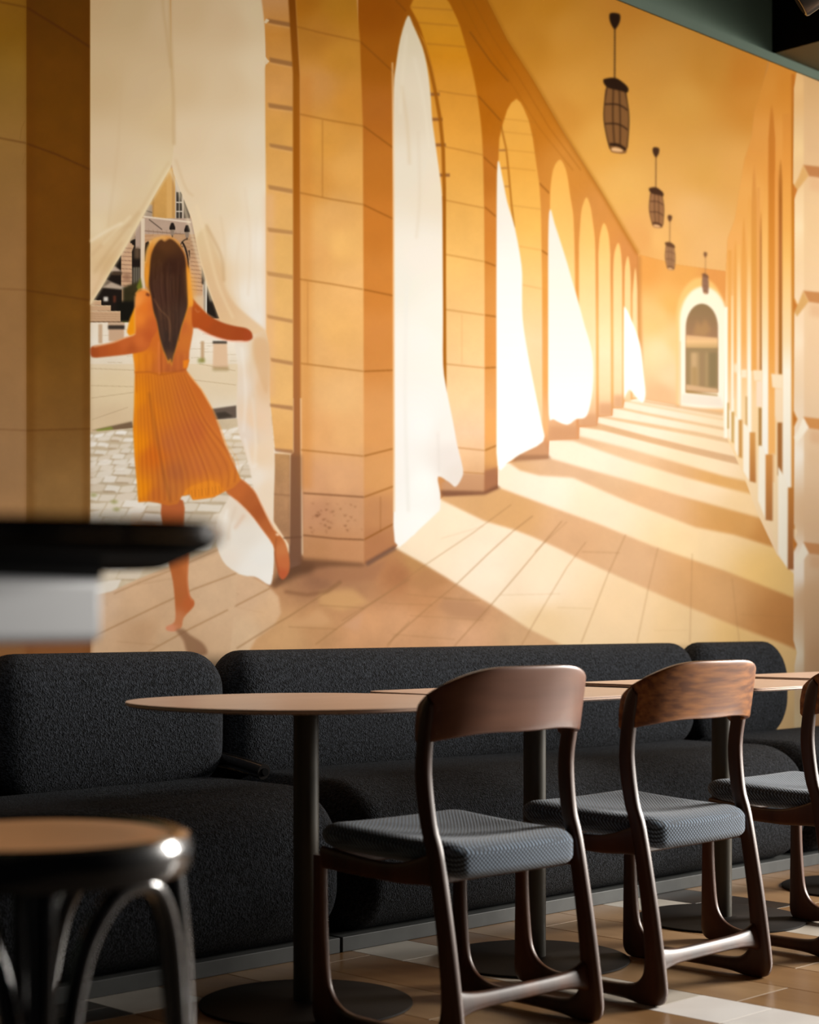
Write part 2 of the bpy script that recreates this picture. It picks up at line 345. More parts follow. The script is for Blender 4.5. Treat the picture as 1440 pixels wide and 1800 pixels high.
    for o, a in ((26,.4),(46,.3)):
        p.line([(857-o,0),(892-o,66),(937-o,134),(990-o*.9,226),(1040-o*.7,300)], 1.6, '8f4e04', alpha=a, blur=.6)
    for l in ([(695,0),(714,20)],[(826,56),(863,109),(894,144)],[(841,169),(881,213)],[(850,276),(873,297)],[(852,364),(872,381)],[(851,460),(872,468)],[(852,554),(873,557)],[(852,647),(873,646)],[(852,792),(874,783)],
              [(633,73),(693,128)],[(639,222),(691,260)],[(639,360),(691,385)],[(638,509),(691,520)],[(639,653),(691,651)],[(639,802),(691,789)],[(640,874),(692,855)],[(640,949),(692,921)],[(948,322),(966,340)],[(951,440),(964,448)]):
        p.line(l, 1.9, '7c4207', alpha=.7, blur=.7)
    p.rect(668,873,670,935,'8a5424',blur=1,alpha=.35)
    p.poly([(642,988),(695,958),(697,966),(645,996)], '6b4a3c', blur=2, alpha=.75)
    # --- arch soffits, lit
    def arch(pts, col, noise=.05, n=0):
        k = len(pts)-n if n else len(pts)
        p.poly(smooth(pts[:k], 4, False)+pts[k:], col, noise=noise, blur=.6)
    p.poly(smooth([(721,13),(730,-6),(748,-22),(770,-16),(786,0),(794,13),(808,44),(819,82),(830,122),(839,169),(846,222),(849,273),(851,364),(852,500)],4,False)+[(852,867),(783,872),(783,400)]+smooth([(783,333),(781,267),(777,211),(768,160),(759,116),(748,78),(737,44),(721,13)],4,False),
        [(0,'d98e20'),(60,'da8e18'),(100,'da8a14'),(140,'dd9027'),(220,'e49a34'),(320,'eba848'),(450,'f1b762'),(550,'f3bf78'),(700,'f4c995'),(760,'f0c49c'),(800,'edbd8d'),(835,'e2ad7c'),(850,'cc9468'),(870,'b07c54')], noise=.08, blur=.5)
    for l in ([(721,13),(797,18)],[(734,40),(806,46)],[(750,77),(819,83)],[(770,160),(800,165),(839,170)],[(781,258),(815,265),(850,273)],[(777,351),(851,366)],[(781,447),(851,460)],[(781,544),(851,554)],[(783,640),(852,647)],[(803,787),(852,792)],[(810,830),(852,833)]):
        p.line(l, 1.7, '9a5a18', alpha=.55, blur=.7)
    p.line([(812,553),(812,640)], 1.3, 'b07838', alpha=.3, blur=.7)
    p.poly([(800,832),(852,834),(852,868),(783,870),(776,862),(776,850)], 'c8936a', blur=1.5, alpha=.8); p.poly([(852,829),(874,822),(874,858),(852,868)], 'a96e4a', blur=1.5, alpha=.9)
    p.poly([(774,862),(852,864),(874,853),(880,858),(852,870),(776,873)], '7a4c34', blur=2, alpha=.8)
    # rusticated jamb beyond arch one
    p.poly([(722,30),(745,70),(760,116),(770,160),(779,211),(783,267),(784,345),(740,345),(735,100)], [(100,'d68a20'),(200,'e0952f'),(300,'e8a144')])
    for y, x in ((166,757),(210,762),(255,768),(308,775)): p.rect(x-4,y-2.5,x+16,y+3,'8c5428',blur=.8,alpha=.8)
    p.line([(716,20),(730,46),(745,82),(756,118),(765,160),(774,211),(779,262),(781,333),(781,500),(782,690)], 6, 'a15808', blur=1, alpha=.9)
    p.poly([(884,218),(892,193),(899,181),(908,174),(915,180),(921,191),(930,213),(937,244),(943,289),(948,322),(951,367),(953,500),(954,778),(963,806),(912,808),(876,780),(876,290),(878,244)],
        [(174,'f0a83e'),(300,'f1aa42'),(400,'f6b957'),(480,'f7c374'),(600,'f6cd9c'),(700,'f6cb96'),(760,'f0c098'),(800,'d29a70')], noise=.05, blur=.5)
    p.line([(881,222),(890,262),(894,300),(899,356),(904,400)], 3, 'ac6414', blur=.8, alpha=.85)
    for y in (210,233,264,295): p.line([(884,y-1),(942,y+5)], 1.3, 'b06c1c', alpha=.45, blur=.6)
    p.line([(896,361),(951,368)], 1.4, 'b8752a', alpha=.5, blur=.6); p.line([(912,433),(952,440)], 1.3, 'b8752a', alpha=.4, blur=.6); p.line([(918,501),(953,508)], 1.3, 'b8752a', alpha=.4, blur=.6)
    p.rect(877,263,889,266,'9a6030',blur=.7,alpha=.8); p.rect(880,295,892,297,'9a6030',blur=.7,alpha=.8); p.rect(886,327,896,329,'9a6030',blur=.7,alpha=.7)
    p.poly([(905,800),(955,776),(964,790),(964,806),(910,806)], 'cd9468', blur=1.5); p.poly([(905,800),(964,800),(970,806),(900,812)], '9c6c4c', blur=2, alpha=.7)
    a3 = [(0,'f7b048'),(300,'f9b34e'),(420,'fcc068'),(520,'fdd190'),(620,'fddcb0'),(690,'fbd0a0'),(730,'e9b484'),(760,'d49a6c')]
    arch([(967,368),(968,330),(973,297),(984,281),(993,293),(998,313),(1003,347),(1008,380),(1010,430),(1012,560),(1013,770),(964,775)], a3, n=3)
    arch([(1018,430),(1020,397),(1023,367),(1031,347),(1038,363),(1042,388),(1046,422),(1047,463),(1048,600),(1048,748),(1018,748)], a3, n=3)
    arch([(1052,447),(1055,413),(1062,392),(1070,413),(1073,447),(1074,600),(1074,731),(1053,731)], a3, n=3)
    arch([(1078,480),(1080,447),(1087,427),(1092,447),(1094,480),(1094,716),(1079,716)], a3, n=2)
    arch([(1098,500),(1099,470),(1104,450),(1108,473),(1109,500),(1109,706),(1098,706)], a3, n=2)
    arch([(1112,520),(1117,470),(1121,510),(1122,700),(1112,700)], a3, n=2)
    for x0, x1, y in ((968,1018,772),(1020,1051,750),(1053,1077,731),(1079,1096,717)): p.rect(x0, y-22, x1, y, 'cf9468', blur=3, alpha=.6)
    # --- end wall and far doorway
    p.poly([(1122,447),(1190,465),(1276,477),(1276,727),(1195,713),(1126,701)], [(1135,470,'eda04a'),(1200,480,'eea650'),(1260,490,'e8984a'),(1150,560,'fbc278'),(1160,620,'fdd5a0'),(1180,660,'fbcf9e'),(1160,695,'eeb986'),(1190,600,'fcc986'),(1185,530,'f6b25c')], noise=.04)
    p.line([(1124,450),(1125,560),(1127,640),(1128,700)], 6, 'bd7838', blur=2, alpha=.6)
    def ell(cx, cy, rx, ry, yb):
        return [(cx-rx, yb)]+[(cx-rx*math.cos(t), cy-ry*math.sin(t)) for t in np.linspace(0, math.pi, 24)]+[(cx+rx, yb)]
    p.poly(ell(1232,560,43,72,715), [(490,'fcc06a'),(560,'fcc87c'),(700,'fbc78c')], blur=1.5)
    p.poly(ell(1237,566,42,62,718), [(505,'fff0d0'),(700,'fff2dc')], blur=1.5)
    p.poly(ell(1234,577,28.5,43,690), [(534,'94764e'),(560,'9c7852'),(592,'a87c58')], blur=1)
    p.poly([(1218,590),(1226,562),(1232,575),(1240,560),(1250,580),(1240,592)], 'b88a58', blur=3, alpha=.8)
    p.poly([(1206,589),(1262,594),(1262,616),(1206,612)], [(588,'dcaa78'),(600,'f0bf84'),(612,'c8a068')], blur=1.2)
    p.rect(1206,612,1262,688, 'a2845a', blur=1)
    for x0, x1, c in ((1215,1226,'d4ac7a'),(1227,1229,'cda876'),(1240,1244,'b89868'),(1231,1239,'a5845c'),(1247,1260,'8e7852')): p.rect(x0,620,x1,680,c,blur=1.5,alpha=.85)
    p.rect(1216,645,1226,680,'b08c5a',blur=1.5,alpha=.8)
    p.poly([(1206,676),(1262,684),(1262,692),(1206,686)], 'd8ae80', blur=1); p.poly([(1206,687),(1262,694),(1262,697),(1206,691)], 'b0884c', blur=1)
    p.poly([(1199,692),(1266,698),(1274,716),(1197,710)], 'f1e0cc', blur=1.5)
    p.line([(1196,600),(1196,712)], 1.5, 'b88848', blur=1, alpha=.5)
    p.poly([(1126,702),(1195,713),(1272,726),(1272,731),(1195,718),(1126,706)], 'd29c62', blur=1.5, alpha=.8)
    # --- right wall of the arcade: pilasters and windows
    p.poly([(1276,477),(1279,420),(1292,385),(1304,308),(1309,280),(1322,239),(1326,197),(1343,142),(1352,111),(1390,-240),(1560,-240),(1560,1340),(1440,1200),(1396,1010),(1366,975),(1333,905),(1305,830),(1280,775),(1272,735)],
        [(1380,150,'dd8a2c'),(1350,150,'e29234'),(1340,250,'e89a42'),(1380,300,'e99a40'),(1310,350,'f1a850'),(1290,430,'f4ac58'),(1380,450,'eaa850'),(1380,600,'f8cc94'),(1300,600,'fbc88a'),(1320,750,'fdd8a4'),(1375,850,'fddcae'),(1390,990,'fbd9b0')])
    def stripe(x0, x1, y0, y1, col, b=1, tip=0, dx=0):
        xm = (x0+x1)/2
        if tip: pts = [(x0,y1),(x0,y0+tip),(x0+(xm-x0)*.5+dx*.5,y0+tip*.3),(xm+dx,y0),(x1-(x1-xm)*.5+dx*.5,y0+tip*.35),(x1,y0+tip),(x1,y1)]
        else: pts = [(x0,y0),(x1,y0),(x1,y1),(x0,y1)]
        p.poly(pts, col, blur=b)
    lc = [(200,'e8993e'),(350,'eda34a'),(450,'f6b35c'),(560,'ffdca8'),(650,'fff6e2'),(800,'fff6e4')]
    oc = [(280,'dc8e38'),(450,'eda24a'),(600,'f5b05e'),(700,'fbd0a0'),(780,'fde0ba')]
    stripe(1273,1280,540,770,[(540,'fff2d8'),(700,'fffaee'),(760,'fff4de')])
    stripe(1280,1286,440,770,oc); stripe(1286,1290,520,775,lc,.6); stripe(1290,1296,420,700,oc,.8,60)
    stripe(1296,1303,430,800,lc,.8); stripe(1303,1313,380,660,oc,1,90); stripe(1314,1321,340,790,lc,.8,40)
    stripe(1321,1331,290,652,[(290,'df9140'),(450,'e49a40'),(600,'f0a650'),(652,'f2ab58')],1,70)
    stripe(1331,1336,330,670,[(330,'e69a48'),(500,'f2a858'),(620,'fbc38a')],.8)
    stripe(1336,1340,370,651,[(370,'d58634'),(420,'bd7838'),(650,'b07030')],.8,40)
    stripe(1340,1351,330,800,[(330,'eda248'),(430,'f8b760'),(520,'fecb84'),(600,'fee2b4'),(660,'fff6e2'),(800,'fff8ec')],.8,60)
    stripe(1351,1363,183,800,[(183,'cf7c28'),(300,'cf7a26'),(400,'d8852c'),(500,'e3923a'),(600,'efa044'),(700,'fbb562'),(800,'fcb866')],1,60)
    stripe(1363,1369,300,740,[(300,'e8953f'),(450,'f2a654'),(600,'fbbb7c'),(700,'fcd2a2')],.8)
    stripe(1369,1376,278,658,[(278,'c87c2e'),(350,'ae641e'),(450,'b46a30'),(560,'b06c28'),(656,'ac6e2c')],.8,40)
    stripe(1376,1391.5,200,860,[(200,'dd8c34'),(300,'e8983e'),(400,'f0a94e'),(450,'f4b860'),(520,'fcc983'),(600,'fcdaa8'),(650,'fff2da'),(850,'fff4e2')],1)
    stripe(1391.5,1397.5,130,930,[(130,'cc7420'),(200,'bd6f1c'),(300,'b96a18'),(400,'c87a20'),(600,'d08a3a'),(700,'e39d4c'),(900,'d48c40')],.8)
    # sills, window slits, plinths
    p.poly([(1356,657),(1376,660),(1376,684),(1358,681)],'fde2bc',blur=1); p.poly([(1363,684),(1376,684),(1376,745),(1366,740),(1363,730)],'fcdcb4',blur=1)
    p.rect(1367,743,1375.5,836,'ad6e36',blur=.8); p.poly([(1352,800),(1362,796),(1362,880),(1354,880)],'f8c890',blur=1)
    p.poly([(1324,651),(1340,652),(1340,670),(1326,669)],'fde2bc',blur=1); p.rect(1330,670,1340,715,'fde0c2',blur=1); p.rect(1334,717,1339,785,'b28040',blur=.8)
    p.rect(1311,697,1313.5,749,'c89a58',blur=.7); p.rect(1303,650,1313,664,'fde6c4',blur=1); p.rect(1290,640,1300,655,'fdeacc',blur=1.5,alpha=.8)
    cr = 'fff3dd'
    p.poly([(1368,820),(1378,836),(1387,857),(1385.5,1001),(1368,973)],cr,blur=.8); p.poly([(1385.5,857),(1395.5,857),(1396,1001),(1385,1001)],[(857,'c98038'),(1000,'a8683c')],blur=.7)
    p.poly([(1352,845),(1366,850),(1366,970),(1358,935)],'fbdcae',blur=1)
    p.poly([(1334,783),(1342,785),(1347,800),(1346.5,914),(1333,880)],cr,blur=.8); p.poly([(1346,799),(1358.5,799),(1358.5,916),(1346,914)],[(800,'dc9348'),(914,'b5743e')],blur=.7)
    p.poly([(1307,745),(1313,748),(1319,760),(1318,847),(1307,828)],cr,blur=.8); p.poly([(1318,760),(1328,760),(1329,849),(1318,846)],[(760,'de9c50'),(846,'c07c40')],blur=.7)
    p.poly([(1292,730),(1299,738),(1298.5,804),(1292,790)],cr,blur=.7); p.poly([(1298.5,738),(1305,738),(1305,806),(1298.5,803)],'d29850',blur=.7)
    p.poly([(1281,718),(1286,724),(1286,777),(1282,768)],cr,blur=.7); p.poly([(1286,724),(1291,724),(1290,780),(1286,776)],'d0a258',blur=.7)
    p.rect(1279,708,1281.5,754,'bd9448',blur=.7)
    # near pilaster at the right
    p.poly([(1402,120),(1396,155),(1394.5,322),(1401,335),(1397,350),(1397,524),(1405,537),(1397,551),(1396,722),(1404,737),(1397,750),(1396,920),(1402,935),(1396,950),(1395,1125),(1401,1147),(1397,1170),(1396,1340),(1560,1340),(1560,-240),(1440,-240)],
        [(1403,150,'f0bd7c'),(1404,260,'f1c88c'),(1404,400,'f6d5a6'),(1404,600,'fbdfbc'),(1404,800,'fff0dc'),(1404,1000,'ffeeda'),(1404,1150,'fbe6c8'),(1403,1270,'f6d8a8'),(1430,150,'dba768'),(1430,260,'dfb280'),(1430,400,'e8bf8c'),(1430,600,'ecc59a'),(1430,800,'eac49a'),(1430,900,'e8be92'),(1430,1050,'e2b588'),(1430,1150,'dca878'),(1430,1280,'d49a68')], noise=.02)
    p.poly([(1413,-240),(1560,-240),(1560,1340),(1414,1340)], [(100,'dcab6e'),(260,'dfb280'),(400,'e8bf8c'),(600,'edc69b'),(800,'ecc59b'),(950,'e6bb90'),(1050,'e2b588'),(1150,'dfae80'),(1280,'d8a070')], blur=1, alpha=.8)
    for y, c in ((290,'bf7c46'),(511,'c8854c'),(733,'d99250'),(953,'d4935c')):
        p.poly([(1412,y),(1560,y+16),(1560,y+40),(1422,y+20)], c, blur=1.2)
        p.poly([(1412,y+1),(1422,y+19),(1412,y+32),(1401,y+46),(1396,y+36),(1404,y+22)], 'dca660' if y < 600 else 'fff0d8', blur=1)
        p.poly([(1394,y+(34 if y < 300 else 13 if y < 600 else -10)),(1402,y+(44 if y<300 else 26 if y < 600 else 4)),(1395,y+(60 if y < 300 else 40 if y < 600 else 18))], 'c8762c', blur=.8)
        p.poly([(1424,y+22),(1560,y+42),(1560,y+70),(1424,y+44)], 'dfa878', blur=4, alpha=.5)
    # --- square beyond the near arch
    p.rect(150,270,480,1010,[(200,600,'e4d2ba'),(200,680,'e3cba4'),(400,660,'e3cdac'),(300,720,'e2c8a2'),(200,740,'dcc09a'),(400,760,'e4dacc')], noise=.04)
    p.rect(158,290,420,570,'c79a74',noise=.25)
    p.rect(262,296,312,386,'cf9a50',noise=.2); p.rect(293,296,305,386,'dba860',alpha=.8,blur=1); p.rect(268,340,270,384,'a87438',blur=.7); p.rect(303,300,306,384,'a87848',blur=.7,alpha=.6)
    p.rect(308,300,324,392,'c4b09c'); p.rect(310,338,320,386,'433a30'); p.rect(323,350,334,390,'5c4e40')
    for y in (356,372): p.rect(310,y-1,320,y+1,'d8cab8')
    p.rect(314.5,338,316,386,'cfc0ac',alpha=.8); p.rect(253,360,268,384,'a8927c',blur=1); p.line([(254,370),(268,374)],1,'4a4038')
    p.rect(240,384,345,412,'b99c86',noise=.15); p.line([(252,381),(336,391)],3,'dfcab2'); p.line([(262,386),(285,404)],1.4,'4a3a30'); p.line([(253,406),(345,414)],1.5,'6a4e3c',alpha=.7)
    for k in range(10): p.line([(254+k*8,412+k*.6),(253+k*8,402+k*.6)],.8,'8c6a54',alpha=.5)
    p.rect(250,412,350,470,'c89a70',noise=.3)
    for k in range(10): p.line([(250,416+k*7),(270,414+k*7)],.9,'8c5e40',alpha=.6); p.line([(325,420+k*7),(352,424+k*7)],.9,'8c5e40',alpha=.6)
    p.poly([(254,440),(256,427),(261,424),(264,432),(264,460),(254,460)],'241a14')
    p.line([(320,425),(326,437),(330,455),(331,480)],3,'2a1e18',sm=4); p.line([(333,440),(338,470)],4,'4a382c')
    for x, y in ((303,392),(329,396)):
        p.poly([(x-2,y),(x+2,y),(x+5,y+8),(x+5,y+12),(x-5,y+12),(x-5,y+8)],'221a16'); p.poly([(x-4,y+12),(x+4,y+12),(x+2.5,y+22),(x-2.5,y+22)],'8f7a68'); p.line([(x,y+22),(x,y+26)],1.5,'2a2019')
    p.line([(329,420),(322,424),(317,432),(322,434)],1.5,'2a2019',sm=4)
    p.rect(229,416,248,510,'1f1712'); p.rect(238,398,247,438,'b09582'); p.rect(236,436,246,455,'5c4634',blur=2); p.rect(232,470,247,505,'4c4438',blur=1)
    for x in (236,240,244): p.line([(x,470),(x,505)],1,'8a8070')
    p.rect(247,384,254.5,512,'dcc6ac'); p.line([(247,384),(247,512)],1,'9a7c64')
    p.poly([(229,408),(236,400),(238,420),(229,424)],'a88c70')
    p.rect(158,425,214,560,'1d1510'); p.rect(213,428,232,506,'cba17c',noise=.3)
    p.poly([(213,440),(222,424),(236,432),(232,442)],'c9a07c')
    for k in range(10): p.line([(213,436+k*7.3),(232,437+k*7.3)],1.1,'7a5442',alpha=.8)
    p.rect(216,480,230,495,'8c6248',blur=3,alpha=.7)
    p.poly([(196,470),(202,468),(215,478),(194,478)],'b8a08c',blur=.6); p.poly([(186,492),(224,507),(222,510),(180,506)],'b5a08a',blur=.6); p.poly([(185,491),(196,496),(178,507),(172,507)],'6e5c4c',blur=1)
    p.rect(182,522,190,530,'cfc6bc',blur=.8); p.rect(196,478,214,484,'4a3828',blur=1); p.rect(199,520,204,532,'5c2c1c',blur=1)
    p.poly([(216,506),(246,494),(250,512),(240,540),(225,560),(214,560),(216,530)],'332c16',blur=2,noise=.6); p.poly([(240,505),(247,488),(250,505),(244,512)],'6c7020',blur=1); p.poly([(210,560),(226,566),(220,570)],'7c8c30',blur=1)
    p.rect(205,530,240,566,'15120c',blur=2)
    for y0, y1, x1 in ((528,537,178),(537,547,195),(547,566,212)): p.rect(158,y0,x1,y1,'c8a07a'); p.line([(158,y0),(x1,y0+1)],1.5,'dfbf98'); p.line([(158,y1),(x1,y1)],1.4,'5c4430'); 
    for k in range(3): p.line([(158,552+k*4),(212,553+k*4)],.7,'8c6848',alpha=.6)
    p.rect(355,480,388,560,'d0b498',noise=.2); p.rect(334,412,356,520,'c89c74',noise=.3)
    for k in range(14): p.line([(335,418+k*7),(356,420+k*7)],1.1,'7e543c',alpha=.75)
    p.rect(355,470,361,500,'2c2018',blur=.7); p.rect(358,495,361,556,'8c8478',blur=.6); p.rect(361,492,364,556,'ccc4b8'); p.rect(364,500,386,560,'221b16'); p.rect(340,520,358,545,'d9b892',blur=2)
    p.rect(158,567,480,640,[(567,'e9d9c4'),(600,'ece0cf'),(640,'e6d6be')],noise=.06)
    for k in range(26):
        y = 572+k*2.6; x = R.uniform(160,240) if k % 2 else R.uniform(335,410); p.line([(x,y),(x+R.uniform(12,40),y+R.uniform(-1,1))],.9,'b09470',alpha=.5)
    p.rect(173,570,180,604,'c9a886',blur=.6); p.rect(191,568,218,600,'cba584',blur=.6); p.rect(190,572,219,579,'3a3028',blur=.6); p.rect(190,567,219,571,'c8a888')
    p.rect(353,600,359,636,'c6a47e',blur=.6); p.rect(348,630,360,638,'8c8c40',blur=1.5,alpha=.8); p.poly([(375,603),(399,603),(401,650),(374,648)],'e0bb98',blur=.6); p.rect(374,600,399,604,'3a322a',blur=.5); p.rect(374,645,402,652,'9c8450',blur=1.5,alpha=.6)
    for l in ([(160,648),(236,651)],[(340,668),(415,677)],[(350,640),(414,652)],[(160,700),(235,690)],[(162,738),(225,716)],[(160,678),(235,680)]): p.line(l,1.1,'b09670',alpha=.6)
    p.poly([(160,757),(232,741),(235,754),(200,756)],'7c6248',blur=.7); p.poly([(168,756),(196,750),(200,755),(172,759)],'8a9838',blur=1.2,alpha=.8)
    p.poly([(366,720),(416,713),(416,735),(372,739)],'66564a',blur=.7); p.poly([(380,726),(396,724),(410,732),(384,736)],'43392f',blur=1.2)
    # cobbles
    p.poly([(158,760),(236,752),(380,738),(480,732),(480,960),(384,968),(243,1020),(158,1060)],[(755,'cdb898'),(850,'c6b294'),(950,'cbb799'),(1000,'d6c2a4')],noise=.15)
    y = 764.; row = 0; sp = 8.
    wob = lambda x, r: 3.2*math.sin(x*.023+r*.9)+1.8*math.sin(x*.083+r*1.7)-(x-158)*.05
    while y < 1040:
        x = 150.; 
        while x < 484:
            w = sp*R.uniform(1.9,3.0); x1 = x+w
            if y+sp > 1052-(x-158)*.40: x = x1; continue
            q = [(x+1.2,y+wob(x,row)+1),(x+w*.5,y+wob(x+w*.5,row)+.2),(x1-1.2,y+wob(x1,row)+1),(x1-sp*.45-1,y+sp+wob(x1,row)-1.2),(x+w*.45,y+sp+wob(x,row)-.4),(x-sp*.45+1,y+sp+wob(x,row)-1.2)]
            p.poly(q,R.choice(('f3ebe1','efe5d8','f6f0e8','e9dccb','e4d4c0')),blur=.6,alpha=R.uniform(.6,.95))
            if R.random() < .5: p.line([(x-sp*.4,y+sp+wob(x,row)),(x+w*.6,y+sp+wob(x,row)+.5)],1.3,R.choice(('8c6c48','a5845c')),alpha=R.uniform(.4,.9),blur=.4)
            x = x1
        y += sp; sp *= 1.055; row += 1
    for x, y in ((201,882),(165,870),(215,930),(398,815),(205,895)): p.poly([(x-9,y),(x,y-3),(x+8,y),(x,y+4)],'8f9040',blur=2,alpha=.7)
    p.poly([(150,1050),(150,1340),(384,1340),(420,1000),(384,960),(243,1018),(195,1040)],[(180,1060,'ddb896'),(240,1070,'ddb48c'),(300,1120,'d9b189'),(380,1040,'dcb690'),(250,1110,'d3a67c')],noise=.12,blur=1)
    for l, w, a in (([(160,1121),(279,1064),(340,1036),(415,1008)],1.8,.8),([(260,1146),(329,1108),(401,1072)],1.8,.8),([(200,1044),(243,1025),(300,1003),(385,966)],1.8,.6),([(240,1028),(310,1016)],1.2,.3),([(205,1128),(279,1134)],1.2,.35)): p.line(l,w,J,alpha=a,blur=.6)
    # --- near jambs: pier at the left
    p.poly([(-240,-240),(47,-240),(47,1340),(-240,1340)],[(-50,'805010'),(60,'84560c'),(120,'8a601c'),(250,'8e642c'),(420,'946838'),(600,'9a6e40'),(800,'a0764c'),(900,'a87c50'),(1000,'a87c50'),(1130,'9c6a3c')],noise=.1)
    p.rect(46.5,-240,158.5,1340,[(-50,'583000'),(60,'603400'),(200,'683a02'),(330,'6b3c06'),(450,'6a3d08'),(600,'734812'),(750,'815624'),(850,'8e6636'),(950,'8c6638'),(1100,'8c5830'),(1200,'82502a')],noise=.16)
    p.rect(47,-240,60,1340,'5c2c00',blur=5,alpha=.3); p.rect(146,-240,158,1340,'5a2c00',blur=4,alpha=.3)
    for l, w, a in (([(-100,-12),(0,4),(46,13)],2,.6),([(48,14),(110,52),(158,83)],3,.8),([(-60,236),(0,243),(46,252)],2,.6),([(48,253),(100,272),(158,298)],2.4,.75),([(-60,505),(46,510)],1.6,.35),([(47,511),(158,528)],2,.6),([(-60,752),(46,757)],1.6,.35),([(47,757),(158,754)],2,.45)): p.line(l,w,'4a2204',alpha=a,blur=.7)
    p.rect(39,1000,158,1150,'a0582c',blur=6,alpha=.5)
    p.line([(44,212),(38,226),(35,246)],.8,'6a4010',alpha=.5); p.line([(45,270),(39,290)],.8,'6a4010',alpha=.4)
    p.poly([(-240,1095),(158,1110),(158,1200),(-240,1200)],'8f5c34',blur=5,alpha=.5)
    # --- near curtain
    p.poly([(158.5,-240),(300,-240),(299,0),(302,120),(306,200),(306,262),(302,290),(300,295),(275,338),(250,383),(225,428),(212,450),(197,474),(178,507),(158.5,537)],
        [(170,0,'c8a678'),(230,20,'c8a97c'),(290,40,'cfb086'),(180,150,'cdad80'),(250,160,'d1b389'),(295,200,'d6b88c'),(190,280,'d9bd97'),(250,300,'dbc19c'),(180,350,'dfc8a6'),(170,400,'e3cca6'),(220,390,'dcc096'),(200,420,'dec093'),(280,310,'dec69c'),(175,440,'dfbe90'),(165,500,'e2c096'),(190,460,'d8b584')])
    p.line([(300,295),(276,335),(250,381),(224,428),(196,474),(160,535)], 5, 'ecd9b0', blur=2, alpha=.6)
    for l, c, w, a in (([(158,425),(185,408),(215,392)],'f2e4c8',3,.8),([(165,480),(200,430),(245,372)],'c8a473',5,.45),([(160,450),(200,410),(230,395)],'cda878',5,.4),([(163,520),(185,470),(215,425)],'cfa878',4,.4),([(230,400),(270,330),(297,285)],'cfae7c',3,.45),([(215,100),(208,250),(190,400)],'c8a77c',3,.25),([(180,430),(230,380)],'efdcb8',4,.5)):
        p.line(l,w,c,blur=2.5,alpha=a,sm=4)
    p.poly(smooth([(299,-240),(470,-240),(470,-10),(464,20),(467,34),(471,38),(466,45),(467,100),(472,107),(467,113),(468,300),(469,575),(466,583),(445,587),(411,574),(388,566),(376,535),(364,502),(352,459),(345,426),(336,384),(322,348),(305,305),(302,290),(305,262),(304,200),(301,100)],1),
        [(330,20,'d0b084'),(400,40,'d4b58c'),(450,20,'d9bf98'),(320,150,'d6b88e'),(400,150,'dabe97'),(455,120,'dfc7a3'),(330,250,'dec4a0'),(400,260,'e0c8a6'),(455,250,'e2ceb0'),(340,340,'e2c9a6'),(400,360,'e4ceae'),(450,350,'e8d8bf'),(370,420,'e5cba8'),(420,430,'e9d9c2'),(455,430,'ece0d0'),(440,520,'ece2d4'),(460,560,'e9e0d4'),(370,480,'e2c196'),(390,540,'e0bc8e'),(350,420,'e6cda4')])
    p.poly(smooth([(362,400),(376,430),(388,462),(395,500),(407,528),(430,550),(466,580),(462,588),(445,590),(411,576),(388,566),(376,535),(364,502),(352,459),(345,420)],3),[(400,'dcbf92'),(470,'dcb788'),(530,'dcb488'),(580,'e2ba8a')],blur=2,alpha=.8)
    for l, c, w, a in (([(304,-240),(299,0),(302,110),(305,180),(306,255)],'bd9760',3,.8),([(287,-100),(286,0),(293,60),(300,120)],'b8925c',2,.7),([(309,280),(326,330),(340,345)],'c8a06c',2,.5),([(362,395),(380,430),(390,455),(394,495)],'c09560',3.5,.6),([(388,380),(396,440),(393,480)],'cfae84',2,.5),([(430,330),(440,430),(436,520)],'dcc0a0',3,.4),([(300,300),(318,345),(334,400),(350,460),(372,530)],'f0dcb8',4,.7),([(345,360),(365,430),(383,500),(410,560)],'eed4ac',4,.55),([(425,400),(416,470),(420,530)],'ddc4a6',3,.35),([(452,380),(448,470),(455,550)],'d9c8b0',2,.35)):
        p.line(l,w,c,blur=1.5,alpha=a,sm=4)
    # --- pier one: jamb blocks, recess, face
    p.poly([(467,-240),(524,-240),(510,0),(517,150),(516,797),(483,790),(474,700),(468,590),(467.5,340),(466,120),(470,108),(465,40),(460,0)],
        [(0,'c48a50'),(60,'c98432'),(110,'cc8c40'),(160,'d3944c'),(220,'d99a46'),(290,'dda050'),(370,'e1a85c'),(440,'e5ae60'),(520,'e8b266'),(600,'eab46c'),(700,'ebb56e'),(780,'e8ac64')],noise=.1,blur=.6)
    p.rect(466,340,482,700,'e4b084',blur=5,alpha=.5)
    for a0,a1,b0,b1,xl in ((33,41,41,49,470),(101,110,109,118,473),(181,190,188,196,471),(252,259,259,267,473),(325,333,333,341,471),(400,408,406,413,470),(477,485,484,492,469),(553,560,562,569,469),(629,636,636,643,475),(709,715,714,722,470),(788,794,791,798,482)):
        p.poly([(xl,a0),(515,b0),(515,b1),(xl+2,a1)],[(0,'86562c'),(300,'a87440'),(500,'bc8850'),(800,'a4704a')],blur=1.1,alpha=.8)
        p.poly([(xl,a1),(515,b1),(515,b1+2.5),(xl,a1+2)],'efb878',blur=.7,alpha=.35)
    p.poly([(468,33),(474,36),(468,42),(464,40)],'d8bd96'); p.poly([(468,103),(474,108),(468,114),(464,110)],'dcc29c')
    p.poly([(508,-240),(530,-240),(520,0),(527,133),(528,700),(530,992),(508,1000),(511,800),(516,795),(515,130),(507,0)],[(0,'7c3e00'),(150,'98540a'),(300,'a05608'),(400,'a96018'),(600,'ac6830'),(750,'a46538'),(850,'8e6040'),(980,'7a5440')],blur=1)
